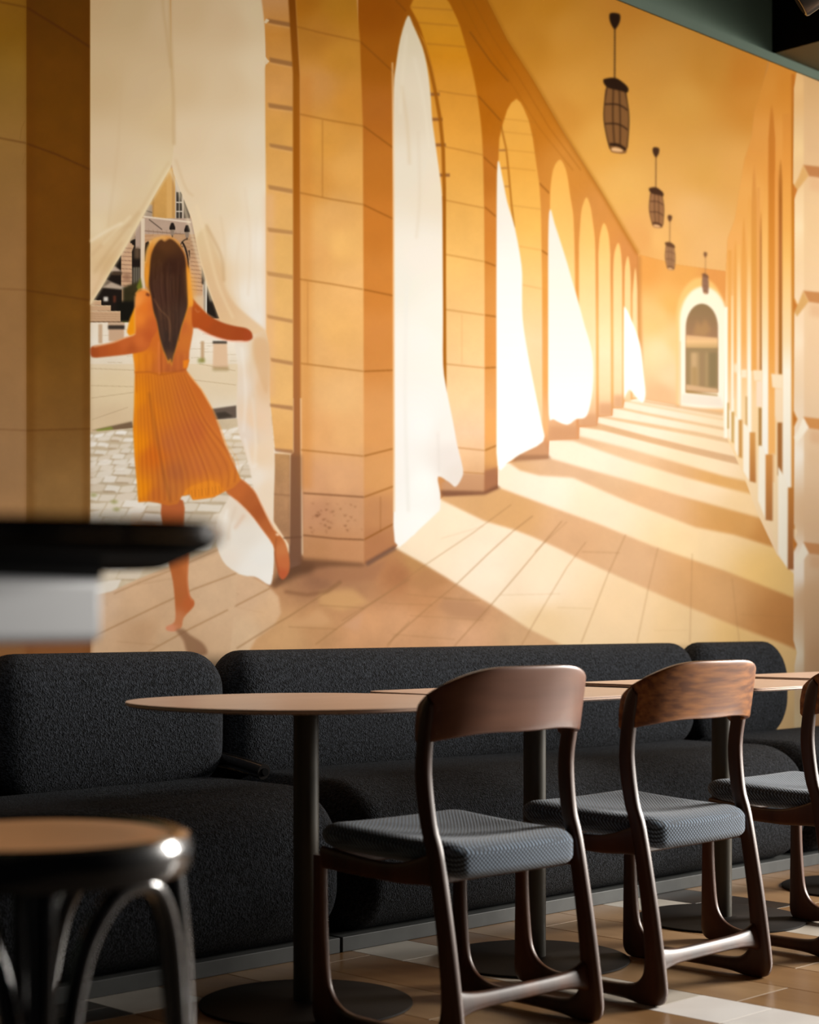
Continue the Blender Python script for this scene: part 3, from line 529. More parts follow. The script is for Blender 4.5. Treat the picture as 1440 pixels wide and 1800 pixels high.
    p.poly([(521,-240),(622,-240),(627,0),(633,73),(638,222),(639,500),(640,992),(533,986),(530,800),(528,133),(520,0)],
        [(530,0,'b26a10'),(600,10,'b97818'),(560,60,'bb7722'),(600,100,'c98628'),(560,150,'d08e44'),(620,180,'d08a30'),(570,250,'db973c'),(610,300,'e0a04c'),(560,320,'d99540'),(590,380,'e3a75c'),(600,430,'e9b062'),(560,450,'e3a55c'),(620,500,'eab068'),(590,580,'edb266'),(560,620,'e7ad68'),(600,700,'eab474'),(560,760,'e5a768'),(610,760,'ebb070'),(600,840,'e2a774'),(550,850,'dca070'),(610,900,'d0986c'),(560,900,'c88e66'),(600,965,'c88c5e'),(560,970,'c08658')],noise=.09,blur=.5)
    p.rect(528,133,548,860,'cf7c28',blur=6,alpha=.35)
    for l in ([(521,47),(560,57),(633,73)],[(527,201),(580,212),(639,222)],[(527,339),(580,350),(639,360)],[(527,491),(580,499),(638,509)],[(529,639),(639,653)],[(529,791),(639,802)]): p.line(l,1.9,'84490e',alpha=.6,blur=.7)
    for l in ([(533,867),(640,874)],[(533,941),(590,947),(640,949)]): p.line(l,2.6,'7a4c2c',alpha=.8,blur=.8)
    p.line([(567,211),(567,347)],1.5,'9a5c1c',alpha=.6,blur=.5); p.line([(541,495),(541,640)],1.4,'a8682c',alpha=.45,blur=.6)
    for k in range(46):
        x = R.uniform(540,636); y = R.uniform(880,938); p.poly([(x,y),(x+R.uniform(2,9),y+R.uniform(-2,2)),(x+R.uniform(0,6),y+R.uniform(2,6))],'8c5a3a',blur=1,alpha=R.uniform(.2,.7))
    p.poly([(527,980),(642,990),(640,996),(580,996),(530,1004)],'70482e',blur=3,alpha=.7)
    p.poly([(482,797),(510,799),(510,960),(503,950),(490,930),(480,915)],[(800,'c2905c'),(860,'be8c60'),(940,'b4835c')],noise=.25,blur=.7)
    p.line([(481,869),(510,871)],2,'8a6040',alpha=.6,blur=.7); p.line([(498,946),(530,944)],2.4,'5c3c28',alpha=.8,blur=.8)
    p.rect(510,800,531,985,'7c5238',blur=3,alpha=.5)
    # --- curtains in the far arches
    p.poly(smooth([(717,28),(726,44),(743,84),(752,124),(757,167),(760,211),(766,256),(773,307),(777,344),(778,400),(779,556),(779,640),(786,689),(797,744),(804,782),(814,824),(812,840),(801,856),(790,848),(770,838),(774,867),(774,893),(768,902),(737,931),(723,944),(694,953),(693,800),(692,400),(691,260),(692,156),(696,116),(704,67)],3),
        [(717,60,'e4d3b4'),(730,150,'e7d7bc'),(705,200,'e3d2b8'),(720,300,'e8dbc6'),(765,330,'ecdcc4'),(740,450,'eee4d6'),(700,500,'eae4d6'),(740,600,'f1ebe2'),(770,560,'efe8dc'),(740,750,'f3f0ec'),(740,850,'f6f5f1'),(730,930,'faf8f4'),(790,800,'e9dfd8'),(805,830,'e6dbd2'),(780,760,'f1e9e2'),(705,830,'f3efea')],blur=.7)
    p.line([(690,110),(692,300),(692,600),(693,900)],3,'f6c893',blur=1,alpha=.7)
    for l, c, w, a in (([(706,150),(716,220),(720,290)],'d8bd98',5,.5),([(735,230),(738,340),(732,420)],'d9c4a8',4,.4),([(715,500),(712,700),(718,900)],'e6e2da',6,.5),([(770,760),(772,830)],'ddd4cc',4,.5),([(715,60),(708,130),(704,200)],'efe0c4',4,.5),([(728,100),(745,180),(755,260)],'efe2ca',4,.5)): p.line(l,w,c,blur=2.5,alpha=a,sm=4)
    p.poly(smooth([(875,285),(883,311),(892,356),(905,400),(917,467),(918,511),(919,562),(928,622),(941,689),(952,744),(955,776),(914,799),(894,813),(875,820),(873,700),(873,400)],3),[(290,'f0e6d4'),(450,'f3ece4'),(600,'f5f0ec'),(750,'faf8f4'),(820,'fdfbf6')],blur=.7)
    p.poly(smooth([(967,368),(975,393),(987,430),(997,462),(1007,497),(1018,535),(1028,573),(1038,607),(1043,640),(1042,685),(1035,723),(1027,735),(1013,737),(997,747),(973,737),(965,728),(964,600),(964,420)],3),[(370,'f2e6d8'),(500,'f4e8da'),(640,'f8f0e6'),(740,'fcf6f2')],blur=.8)
    p.poly(smooth([(1099,540),(1112,567),(1120,588),(1127,615),(1132,660),(1135,693),(1130,708),(1120,700),(1107,685),(1100,695),(1097,692),(1097,560)],3),'fffaf2',blur=.7)
    # --- curtain the dancer holds, below her hand
    p.poly(smooth([(413,598),(444,590),(464,582),(472,604),(474,644),(474,700),(478,744),(482,789),(483,827),(481,880),(479,940),(462,920),(446,862),(440,827),(428,785),(420,760),(416,718),(418,644)],3),
        [(420,620,'e8dccc'),(430,680,'e5d3c0'),(460,620,'deb88c'),(465,680,'e4bd94'),(450,740,'eccbaa'),(430,760,'e6d4c4'),(460,800,'eed2b2'),(470,860,'eed8be'),(450,840,'f0e2d2')],blur=.8)
    p.poly(smooth([(446,597),(470,600),(474,640),(470,690),(462,680),(450,640)],3),'dcb080',blur=2,alpha=.7)
    for l, c, w, a in (([(425,610),(432,690),(428,760)],'f4ece2',3,.6),([(445,700),(450,770),(447,820)],'f4e6d4',4,.6),([(440,640),(448,720),(455,780)],'dcc2a4',3,.5),([(430,770),(442,820),(452,815)],'f2eae2',4,.6)): p.line(l,w,c,blur=1.5,alpha=a,sm=4)
    p.poly(smooth([(409,870),(398,883),(382,914),(379,942),(384,969),(398,994),(426,1011),(448,1014),(462,1022),(470,1027),(477,1026),(481,1000),(482,975),(480,945),(470,925),(454,905),(430,885)],3),
        [(390,930,'efe8dc'),(400,980,'f0e4d6'),(430,940,'ebe2d6'),(420,900,'ead8c4'),(460,980,'f1ede6'),(440,1005,'f4eee6'),(470,1020,'f6f1ea')],blur=.8)
    for l, c, w, a in (([(400,895),(392,930),(392,960)],'f8f4ec',5,.6),([(415,890),(404,925),(402,950)],'dcc4ac',4,.5),([(430,905),(412,930)],'e0b89c',6,.5)): p.line(l,w,c,blur=2,alpha=a,sm=4)
    # --- dancer
    p.poly(smooth([(284,885),(322,880),(323,933),(332,969),(330,1017),(334,1047),(341,1056),(340,1067),(323,1086),(319,1103),(307,1110),(293,1108),(293,1101),(307,1093),(308,1067),(304,1022),(295,983),(290,947)],3),
        [(300,900,'bc6030'),(310,950,'c06836'),(315,1000,'b8622e'),(324,1000,'c87038'),(315,1050,'bb6632'),(330,1060,'c46430'),(312,1090,'cc7c4c'),(298,1105,'e0906a')],blur=.6)
    p.line([(327,935),(331,968),(329,1015),(332,1045),(339,1057)],1.5,'e8895a',blur=.6,alpha=.7,sm=4)
    p.poly(smooth([(418,846),(425,843),(446,862),(458,885),(470,910),(481,930),(487,936),(501,953),(509,983),(508,1006),(498,1019),(490,1011),(484,983),(480,958),(459,928),(440,903),(418,881),(396,862)],3),
        [(415,865,'c9692e'),(440,880,'b9602c'),(455,900,'b05828'),(470,925,'bc6430'),(482,950,'c46c34'),(495,965,'d07a44'),(500,990,'cc6e3c'),(496,1010,'c45c34')],blur=.6)
    p.line([(425,843),(446,862),(460,888),(472,912),(484,934)],1.6,'f0925a',blur=.7,alpha=.7,sm=4); p.line([(400,866),(440,904),(460,929),(480,957)],1.4,'f0925a',blur=.7,alpha=.5,sm=4)
    p.poly([(484,938),(492,937),(491,942),(486,942)],'f6c8a0',blur=.7)
    p.line([(486,945),(484,975),(491,1008)],1.4,'8c4420',blur=.7,alpha=.6,sm=4)
    p.poly(smooth([(309,1108),(323,1106),(334,1116),(357,1131),(364,1150),(332,1150),(322,1125)],3),'94694a',blur=1.5,alpha=.85)
    p.poly([(478,1028),(486,1018),(500,1022),(484,1034)],'7c5438',blur=1.5,alpha=.7)
    # skirt
    hem = [(243,883),(262,882),(276,884),(296,889),(312,886),(320,872),(334,869),(339,879),(356,877),(376,874),(396,864),(410,858),(424,844)]
    p.poly([(237,652),(236,711),(234,753),(237,808),(241,850)]+hem+[(412,817),(396,783),(387,756),(373,719),(354,686),(334,661),(326,648)],
        [(240,700,'f08608'),(242,780,'f68a04'),(250,860,'f68c08'),(262,720,'e07814'),(268,800,'dc6a14'),(275,870,'cf6c24'),(290,700,'d0701e'),(300,780,'c8682c'),(300,860,'c8702e'),(320,700,'cc6a26'),(340,760,'c8642c'),(350,820,'cc6c30'),(385,820,'d0702c'),(380,770,'d2702a'),(345,690,'cc6822'),(310,830,'bb6430'),(350,868,'ec861c'),(375,862,'ec8420'),(410,845,'d87828')],blur=.5)
    p.poly(smooth([(330,858),(350,850),(375,845),(392,860),(376,873),(356,876),(339,878),(334,868),(322,872)],2),'f28d1e',blur=1.2,alpha=.75)
    for i in range(34):
        t = i/33.; x0 = 240+86*t; x1 = 246+172*t**1.15; yb = 880-(36*max(0,t-.75)/.25 if t > .75 else 0)-(8 if .45 < t < .75 else 0)
        xm = x0+(x1-x0)*.42-3*math.sin(t*3.1)
        c = 'f79a24' if i % 2 else '9c4a18'
        p.line([(x0,658),(xm,740),(x1-2,yb-40),(x1,yb)],1.1+.5*R.random(),c,blur=.5,alpha=.18+.25*R.random() if i % 2 else .3+.25*R.random(),sm=3)
    p.line([(262,690),(272,750),(285,820),(300,884)],3,'8c4c20',blur=1.5,alpha=.5,sm=4); p.line([(240,690),(240,790),(247,876)],4,'ff9c10',blur=1.5,alpha=.6,sm=4)
    p.line([(330,655),(356,688),(375,722),(389,756),(398,785),(414,818)],1.6,'ff9a40',blur=.7,alpha=.8)
    for k in range(9): p.line([(338+k*6,876-k*1.2),(337+k*6,862-k)],1,'b86418',alpha=.5)
    # bodice
    p.poly(smooth([(237,540),(223,584),(237,590),(250,560)],2),'f2940c',blur=.6)
    p.poly([(240,600),(250,530),(275,515),(336,528),(341,560),(339,585),(333,618),(332,634),(328,649),(326,654),(237,656),(236,641),(233,618)],
        [(240,630,'f08a12'),(255,630,'e27a18'),(270,600,'d46a20'),(285,640,'c86428'),(310,640,'c4622a'),(325,600,'d07028'),(332,560,'dc7828'),(320,570,'c8642a'),(300,650,'b85c28')],blur=.6)
    for i in range(15):
        x = 237+i*6.2; p.line([(x+1,622),(x+1.5,654)],1,'a04c14' if i % 2 else 'f8982c',alpha=.35,blur=.5)
    p.line([(237,655),(262,654),(282,659),(300,656),(326,649)],2.2,'a85018',blur=.8,alpha=.6); p.line([(279,600),(280,659)],3,'e8803c',blur=.8,alpha=.6); p.line([(283,600),(284,659)],1.6,'9c4414',blur=.6,alpha=.6)
    p.poly([(322,634),(333,632),(329,647),(322,648)],'ec8018',blur=.8)
    # arms
    p.poly(smooth([(251,510),(243,513),(238,522),(237,555),(238,586),(222,593),(200,601),(180,606),(163,609),(159,614),(160,625),(166,629),(180,628),(200,626),(232,622),(258,615),(267,596),(279,575),(280,550),(272,527),(262,513)],3),
        [(241,530,'f6953f'),(243,560,'f08228'),(252,540,'e87620'),(266,540,'d86a24'),(268,570,'cc6024'),(262,590,'c45822'),(245,600,'d66a2a'),(220,605,'cc6228'),(200,612,'bf5820'),(180,617,'b85420'),(164,620,'a84a1c'),(230,612,'b85420')],blur=.6)
    p.line([(238,587),(220,594),(200,602),(178,607),(165,610)],2,'f9bf88',blur=.7,alpha=.8,sm=3); p.line([(237,520),(237,585)],1.5,'fbb070',blur=.7,alpha=.7)
    p.line([(160,612),(158,618),(162,628)],2,'8c3c18',blur=.7,alpha=.6)
    p.line([(238,518),(246,509),(256,510),(262,516)],2.5,'f8a040',blur=.6,alpha=.9,sm=3); p.poly([(258,514),(264,518),(262,522),(256,519)],'7a3a1c',blur=.6)
    p.poly(smooth([(338,528),(345,532),(367,554),(388,566),(411,573),(432,577),(441,583),(444,590),(443,596),(434,600),(423,599),(400,598),(371,589),(348,577),(338,573)],3),
        [(345,545,'b85018'),(360,565,'b44c18'),(380,578,'a84818'),(400,585,'a8481a'),(420,588,'a44418'),(438,590,'a8441c')],blur=.6)
    p.line([(348,578),(371,590),(400,599),(423,600.5),(438,600)],1.6,'ff9a78',blur=.6,alpha=.8,sm=3); p.line([(345,532),(367,554),(388,565)],1.4,'f8c08c',blur=.7,alpha=.6)
    p.line([(343,543),(347,549),(352,547)],1.5,'d88c58',blur=.5,alpha=.7)
    # hair
    hl = [(279,416),(267,423),(259,440),(255,462),(254,487),(257,503),(262,512),(267,524),(270,548),(276,568),(281,594),(285,612),(291,628),(295,640),(299,637),(302,645),(305,630),(309,616),(314,598),(320,576),(327,555),(332,540),(339,537),(336,509),(333,481),(328,454),(321,437),(312,423),(296,415)]
    p.poly(smooth(hl,4),[(262,440,'d8862c'),(257,480,'e08a20'),(280,418,'e0a458'),(300,418,'d89448'),(325,450,'c07430'),(334,490,'e88c1c'),(336,530,'f09424'),(290,500,'6c4020')],blur=.8)
    hi = [(289,424),(284,421),(275,428),(266,448),(263,478),(262,500),(266,520),(270,546),(276,566),(281,592),(286,610),(292,626),(296,634),(300,630),(302,638),(305,625),(309,612),(313,596),(319,574),(326,553),(330,535),(329,505),(328,480),(325,452),(318,437),(308,425),(298,420)]
    p.poly(smooth(hi,4),[(290,430,'5a3418'),(275,450,'4c2c14'),(300,470,'3c2014'),(290,520,'40241a'),(310,500,'422618'),(300,560,'442c20'),(315,560,'4a3226'),(295,600,'3c2a22'),(300,635,'60412c')],blur=.8)
    for i in range(30):
        t = R.random(); x0 = 270+50*t; x1 = 285+30*t+R.uniform(-4,4); y1 = R.uniform(540,625)
        p.line([(x0,455+R.uniform(0,40)),(x0+R.uniform(-2,2),510),(x1,y1)],1,'6c4630' if i % 3 else '2a1810',blur=.7,alpha=.45,sm=3)
    p.line([(270,525),(282,545),(295,558),(299,575),(298,600)],1.2,'a87048',blur=.6,alpha=.6,sm=4); p.line([(258,470),(258,505)],2.5,'f09c30',blur=.8,alpha=.7); p.line([(266,424),(258,442),(256,462)],2,'f4b458',blur=.7,alpha=.8,sm=3)
    p.line([(284,420),(290,424),(297,419)],2,'c88440',blur=.7,alpha=.8)
    p.line([(331,470),(334,500),(337,535)],4,'f79c24',blur=1.5,alpha=.9,sm=3); p.poly([(328,470),(342,490),(345,515),(338,540),(332,520)],'f4a844',blur=5,alpha=.6)
    p.poly([(268,417),(256,437),(252,470),(256,470),(262,440),(276,420)],'f0b050',blur=3,alpha=.4)
    # --- lanterns
    def lamp(cx, y0, cy, yb, w, dk, lt, dx=0):
        h = yb-cy; k = (cy-y0)/114.
        p.poly(smooth([(cx-9*k-dx,y0+2),(cx-4*k-dx,y0-1),(cx+6*k-dx,y0),(cx+10*k-dx,y0+4*k),(cx+9*k-dx,y0+15*k),(cx+3*k-dx,y0+26*k),(cx-2*k-dx,y0+26*k),(cx-8*k-dx,y0+14*k)],3),dk,blur=.8)
        n = int((cy-y0-26*k)/(4.2*k+.5))
        p.line([(cx-dx+.5,y0+25*k),(cx-dx,cy+2)],1.3*k+.4,dk,blur=.5,alpha=.75)
        for i in range(n):
            yy = y0+27*k+i*(cy-y0-27*k)/max(1,n); p.poly([(cx-dx-1.6*k,yy),(cx-dx+1.8*k,yy),(cx-dx+1.2*k,yy+2.6*k)],dk,blur=.5,alpha=.8)
        B = [(cx-15/42*w,cy+h*.1),(cx-19.5/42*w,cy+h*.33),(cx-20.5/42*w,cy+h*.55),(cx-15/42*w,cy+h*.8),(cx-10/42*w,cy+h*.94),(cx-6/42*w,cy+h*.985),(cx+15/42*w,cy+h),(cx+19/42*w,cy+h*.93),(cx+21.5/42*w,cy+h*.7),(cx+22/42*w,cy+h*.5),(cx+19/42*w,cy+h*.3),(cx+14/42*w,cy+h*.1)]
        p.poly(smooth(B,3),lt,blur=.8)
        p.line([B[0],B[1],B[2],B[3],B[4]],1.6*k+.3,dk,blur=.6,alpha=.8,sm=3); p.line([B[11],B[10],B[9],B[8],B[7]],1.6*k+.3,dk,blur=.6,alpha=.8,sm=3)
        for f, g, u in ((-.13,-.06,-.12),(.17,.17,.13)): p.line([(cx+f*w*.8,cy+h*.12),(cx+f*w,cy+h*.5),(cx+g*w,cy+h*.9)],3*k,dk,blur=.9,alpha=.55,sm=3)
        for f in (.36,.62): p.line([(cx-.46*w,cy+h*f-2*k),(cx,cy+h*f-2*k),(cx+.3*w,cy+h*f+3*k),(cx+.48*w,cy+h*f+9*k)],2.2*k,dk,blur=.6,alpha=.9,sm=3)
        p.line([(cx-.26*w,cy+h*.88),(cx+.1*w,cy+h*.89),(cx+.4*w,cy+h*.95)],5*k,dk,blur=.8,alpha=.9,sm=3)
        p.poly(smooth([(cx-.18*w,cy+h*.93),(cx,cy+h*.92),(cx+.26*w,cy+h*.95),(cx+.24*w,cy+h*.98),(cx-.14*w,cy+h*.97)],2),'edb67c',blur=.8)
        p.poly(smooth([(cx-.52*w,cy+4*k),(cx-.46*w,cy+1*k),(cx-.05*w,cy-1*k),(cx+.28*w,cy+7*k),(cx+.5*w,cy+17*k),(cx+.46*w,cy+25*k),(cx+.2*w,cy+22*k),(cx-.3*w,cy+17*k),(cx-.48*w,cy+10*k)],3),dk,blur=.8)
    lamp(1083,24,138,270,43,'2e1a0c','8a5a2e',2.5)
    lamp(1154,260,330,401,25,'4a2c1a','a06c42',1)
    lamp(1178,379,426,475,17,'6a4428','a87850',.5)
    lamp(1240,444,481,517,11,'84583a','9c7058',0)
    lum = p.a.mean(2, keepdims=True)
    p.a = lum+(p.a-lum)*.94; p.a[..., 1] *= 1.012; p.a[..., 2] *= 1.02
    return np.clip(p.a, 0, 1)

# ---------------------------------------------------------------- the room
WY = 4.35; TOPZ = 3.42
tag(mobj('wall_back', *box(.4, WY, 0, 9.6, WY+.12, 4.5), M_green, sm=False), kind='structure')
tag(mobj('ceiling', *box(.4, -2, 4.4, 6.63, WY, 4.5), M_blackpaint, sm=False), kind='structure')
V, Fc = box(6.63, -1.2, 3.46, 9.6, WY, 4.4)
so = mobj('trim_1', V, Fc, M_soffit, sm=False); tag(so, kind='structure', label='olive green dropped soffit with a black side above the mural')
so.data.materials.append(M_blackpaint)
for f in so.data.polygons:
    if f.normal.x < -.5: f.material_index = 1
tag(mobj('trim_2', *box(.4, WY-.012, TOPZ, 9.6, WY-.0005, TOPZ+.04), M_green, sm=False), kind='structure')
# mural: a printed wall covering, flat, its own picture generated above
def mural_image():
    a = paint_mural(); u0, u1, z0, z1 = MU0, MU1, 0.0, TOPZ; ppm = 470
    w = int((u1-u0)*ppm); h = int((z1-z0)*ppm)
    u = u0+(np.arange(w)+.5)/ppm; z = z0+(np.arange(h)+.5)/ppm
    D = ((u+WY-.003)*R2)[None, :]; X = ((u-WY+.003)*R2)[None, :]
    px = np.broadcast_to(720+F*X/D, (h, w))-MX0-.5; py = HY-F*(z[:, None]-CAMH)/D-MY0-.5
    px = np.clip(px, 0, a.shape[1]-1.01); py = np.clip(py, 0, a.shape[0]-1.01)
    xi = px.astype(int); yi = py.astype(int); fx = (px-xi)[..., None].astype(np.float32); fy = (py-yi)[..., None].astype(np.float32)
    c = (a[yi, xi]*(1-fx)+a[yi, xi+1]*fx)*(1-fy)+(a[yi+1, xi]*(1-fx)+a[yi+1, xi+1]*fx)*fy
    lin = np.where(c <= .04045, c/12.92, ((c+.055)/1.055)**2.4); lin = lin*np.minimum(INK, .93/lin.max(2, keepdims=True))
    c = np.where(lin <= .0031308, lin*12.92, 1.055*np.clip(lin, 1e-6, .95)**(1/2.4)-.055)
    img = bpy.data.images.new('mural_print', w, h, alpha=False)
    buf = np.ones((h, w, 4), np.float32); buf[..., :3] = np.clip(c, 0, 1); img.pixels.foreach_set(buf.ravel()); img.update(); img.pack(); return img
MU0, MU1 = 1.9, 8.3
INK = .665      # how much of the lamps' light the print gives back
def mural():
    m = bpy.data.materials.new('printed_wall_vinyl'); m.use_nodes = True; N = m.node_tree.nodes; L = m.node_tree.links; b = N['Principled BSDF']
    b.inputs['Roughness'].default_value = .9; b.inputs['Specular IOR Level'].default_value = .03
    t = N.new('ShaderNodeTexImage'); t.image = mural_image(); t.extension = 'EXTEND'; t.interpolation = 'Cubic'
    uv = N.new('ShaderNodeUVMap'); uv.uv_map = 'UVMap'; L.new(uv.outputs[0], t.inputs[0]); L.new(t.outputs[0], b.inputs['Base Color'])
    V, Fc = box(MU0, WY-.003, 0.02, MU1, WY, TOPZ)
    o = mobj('wall_mural', V, Fc, m, sm=False); l = o.data.uv_layers.new(name='UVMap')
    for lp in o.data.loops:
        v = o.data.vertices[lp.vertex_index].co; l.data[lp.index].uv = ((v.x-MU0)/(MU1-MU0), v.z/TOPZ)
    tag(o, 'large wall mural of a sunlit orange arcade with white curtains and a dancing woman', 'mural')
mural()
# floor: a slab with every tile a piece of its own
fl = mobj('floor', *box(.4, -2, -.08, 9.6, WY, -.0035), M_grout, sm=False); tag(fl, kind='structure')
RW = random.Random(11); P0 = 2.508; PW = .2285; GAP = .0030
tm = {}
def tile(x0, x1, y0, y1, m, name):
    w, d = x1-x0-GAP, y1-y0-GAP; key = (round(w, 3), round(d, 3), m.name)
    if key not in tm:
        V, Fc = box(-w/2, -d/2, -.0035, w/2, d/2, 0)
        b = .0008
        for i in (4, 5, 6, 7): V[i] = (V[i][0]*(1-2*b/w), V[i][1]*(1-2*b/d), V[i][2])
        o = mobj(name, V, Fc, m, fl, sm=False); tm[key] = o.data
    else:
        o = bpy.data.objects.new(name, tm[key]); S.collection.objects.link(o); o.parent = fl
    o.location = ((x0+x1)/2, (y0+y1)/2, RW.uniform(-.0002, .0002))
GL = []
def row(k, cuts, kinds):
    x0 = P0+PW*k
    for c in cuts[1:-1]: GL.append(box(x0+.001, c-.0013, -.0034, x0+PW-.001, c+.0013, -.0006))
    for i in range(len(cuts)-1):
        kd = kinds(i, cuts[i])
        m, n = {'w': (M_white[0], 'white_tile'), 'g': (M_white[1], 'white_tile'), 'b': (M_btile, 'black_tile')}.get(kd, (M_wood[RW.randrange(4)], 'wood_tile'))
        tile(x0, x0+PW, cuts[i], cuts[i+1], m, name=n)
YE = 3.66; YS = 1.62
for k in range(-5, 18):
    if k in (4, 9):
        c = [YE-.2115*i for i in range(10, -1, -1)]
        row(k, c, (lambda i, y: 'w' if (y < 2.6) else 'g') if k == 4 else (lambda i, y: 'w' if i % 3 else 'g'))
    elif k == 10: row(k, [YS, 2.3, 3.2, YE-.2115*1.0, YE], lambda i, y: 'b' if y > 3.1 else 'o')
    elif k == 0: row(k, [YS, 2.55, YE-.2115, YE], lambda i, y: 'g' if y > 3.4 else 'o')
    elif k == -1: row(k, [YS, 2.7, YE-.2115, YE-.1057, YE], lambda i, y: 'b' if y > 3.4 else 'o')
    else:
        st = {3: 3.575-.9, 5: 2.497, 1: 3.2, 2: 2.9, 6: 3.0, 7: 2.62, 8: 3.3}.get(k, YE-RW.uniform(.2, .85))
        c = sorted([y for y in (st-.9, st, st+.9, st-1.8) if YS+.12 < y < YE-.05]+[YS, YE]); row(k, c, lambda i, y: 'o')
V = []; Fc = []
for a, b in GL:
    Fc += [tuple(i+len(V) for i in q) for q in b]; V += a
tag(mobj('grout_lines', V, Fc, mat('pale_grout', (.5, .45, .38), .8), fl, sm=False), kind='stuff')
# ---------------------------------------------------------------- banquettes along the wall
def banquette(u0, u1, b0, b1, lab, ru0=.11, ru1=.11, bl=.10, br=.10, wrinkle=False):
    t = empty('banquette', ((u0+u1)/2, 3.9, 0)); tag(t, lab, 'banquette', 'charcoal banquettes under the mural')
    cx, cy = (u0+u1)/2, 3.9
    y0, y1, z0, z1 = 3.585, 4.325, .032, .475
    def f(p):
        q = p.copy()
        if q.z > 0: q.z += .008*math.sin((q.x+cx)*2.1)*math.cos(q.y*3)
        if wrinkle:
            e = q.x-((u1-u0)/2-.42); g = math.exp(-(e/.2)**2)*math.exp(-((q.y+.02)/.22)**2)
            if q.z > 0: q.z += -.016*g*abs(math.sin((q.x*.75+q.y*1.1)*52))
        return q
    V, Fc = soft_box(((u1-u0)/2, (y1-y0)/2, (z1-z0)/2), (ru0, .2, .17), 60 if wrinkle else 30, f)
    s = mobj('seat', V, Fc, M_boucle, t, ang=180); s.location = (0, (y0+y1)/2-cy, (z0+z1)/2)
    by0, by1, bz0, bz1 = 4.13, 4.335, .445, .853
    def g(p):
        q = p.copy(); q.y += -.012*math.cos(q.z/.2*1.2)
        return q
    V, Fc = soft_box(((b1-b0)/2, (by1-by0)/2, (bz1-bz0)/2), ((bl+br)/2, .085, .115 if bl < .14 else .17), 30, g)
    s = mobj('backrest', V, Fc, M_boucle, t, ang=180); s.location = ((b0+b1)/2-cx, (by0+by1)/2-cy, (bz0+bz1)/2)
    mobj('plinth', *box(u0-cx+.001, 3.657-cy, 0, u1-cx-.001, 4.3-cy, .043), M_plinth, t, sm=False, bevel=.002)
    return t
b1 = banquette(1.75, 3.378, 2.56, 3.372, 'charcoal boucle banquette at the left end, behind the round table', wrinkle=True, bl=.13, br=.10)
banquette(3.386, 5.772, 3.392, 5.785, 'long middle charcoal boucle banquette behind the chairs')
banquette(5.780, 7.35, 5.797, 6.47, 'charcoal boucle banquette at the far right with the short rounded back', bl=.15)
V, Fc = tube([(3.365, 4.23, .525), (3.372, 4.1, .512), (3.376, 3.99, .495)], .024, 20)
o = mobj('bracket', V, Fc, M_gloss, b1); o.location = (-(1.75+3.378)/2, -3.9, 0)
V, Fc = lathe([(.0, -.004), (.012, -.004), (.012, .004), (.0, .004)], 20)
o = mobj('screw', V, Fc, M_blackpaint, b1); o.rotation_euler = (math.radians(80), 0, 0); o.location = (3.376-(1.75+3.378)/2, 3.987-3.9, .494)
# ---------------------------------------------------------------- café tables
def table(x, y, lab, rnd=False, rz=0, half=.34):
    t = empty('cafe_table', (x, y, 0), rz, label=lab, cat='table', group='pedestal tables along the banquette')
    n = 96; out = []
    for i in range(n):
        a = 2*math.pi*i/n; c, s = math.cos(a), math.sin(a)
        if rnd: ex = 2.25; r = .425
        else: ex = 14; r = half
        out.append((r*math.copysign(abs(c)**(2/ex), c), r*math.copysign(abs(s)**(2/ex), s)))
    def slab(name, z0, z1, k0, k1, m, par):
        V = [(p[0]*k0, p[1]*k0, z0) for p in out]+[(p[0]*k1, p[1]*k1, z1) for p in out]
        Fc = [(i, (i+1) % n, n+(i+1) % n, n+i) for i in range(n)]+[list(range(n))[::-1], list(range(n, 2*n))]
        return mobj(name, V, Fc, m, par, ang=30)
    tp = slab('tabletop', .7425, .75, 1, 1, M_top, t); slab('edge_band', .7385, .7475, .985, 1.003, M_edge, tp)
    mobj('pole', *lathe([(.0, .006), (.0315, .006), (.0315, .735), (.0, .735)], 40), M_pole, t)
    mobj('mounting_plate', *lathe([(.0, .730), (.13, .730), (.135, .733), (.135, .7385), (0, .7385)], 40), M_black, t)
    mobj('base', *lathe([(.0, .0), (.262, .0), (.264, .002), (.264, .006), (.26, .008), (.05, .009), (.045, .012), (0, .012)], 72), M_base, t)
    return t
def at(x, D): return wp((x-720)/F*D, D)
x, y = at(538, 4.318); table(x, y, 'pedestal table with the rounded top, nearest and leftmost', True)
x, y = at(940, 4.875); table(x, y, 'second pedestal table from the left, square top behind the first wooden chair')
x, y = at(1269, 5.527); table(x, y, 'third pedestal table from the left, base behind the second wooden chair')
x, y = at(1508, 6.17); table(x, y, 'farthest pedestal table, mostly cut off by the right edge')
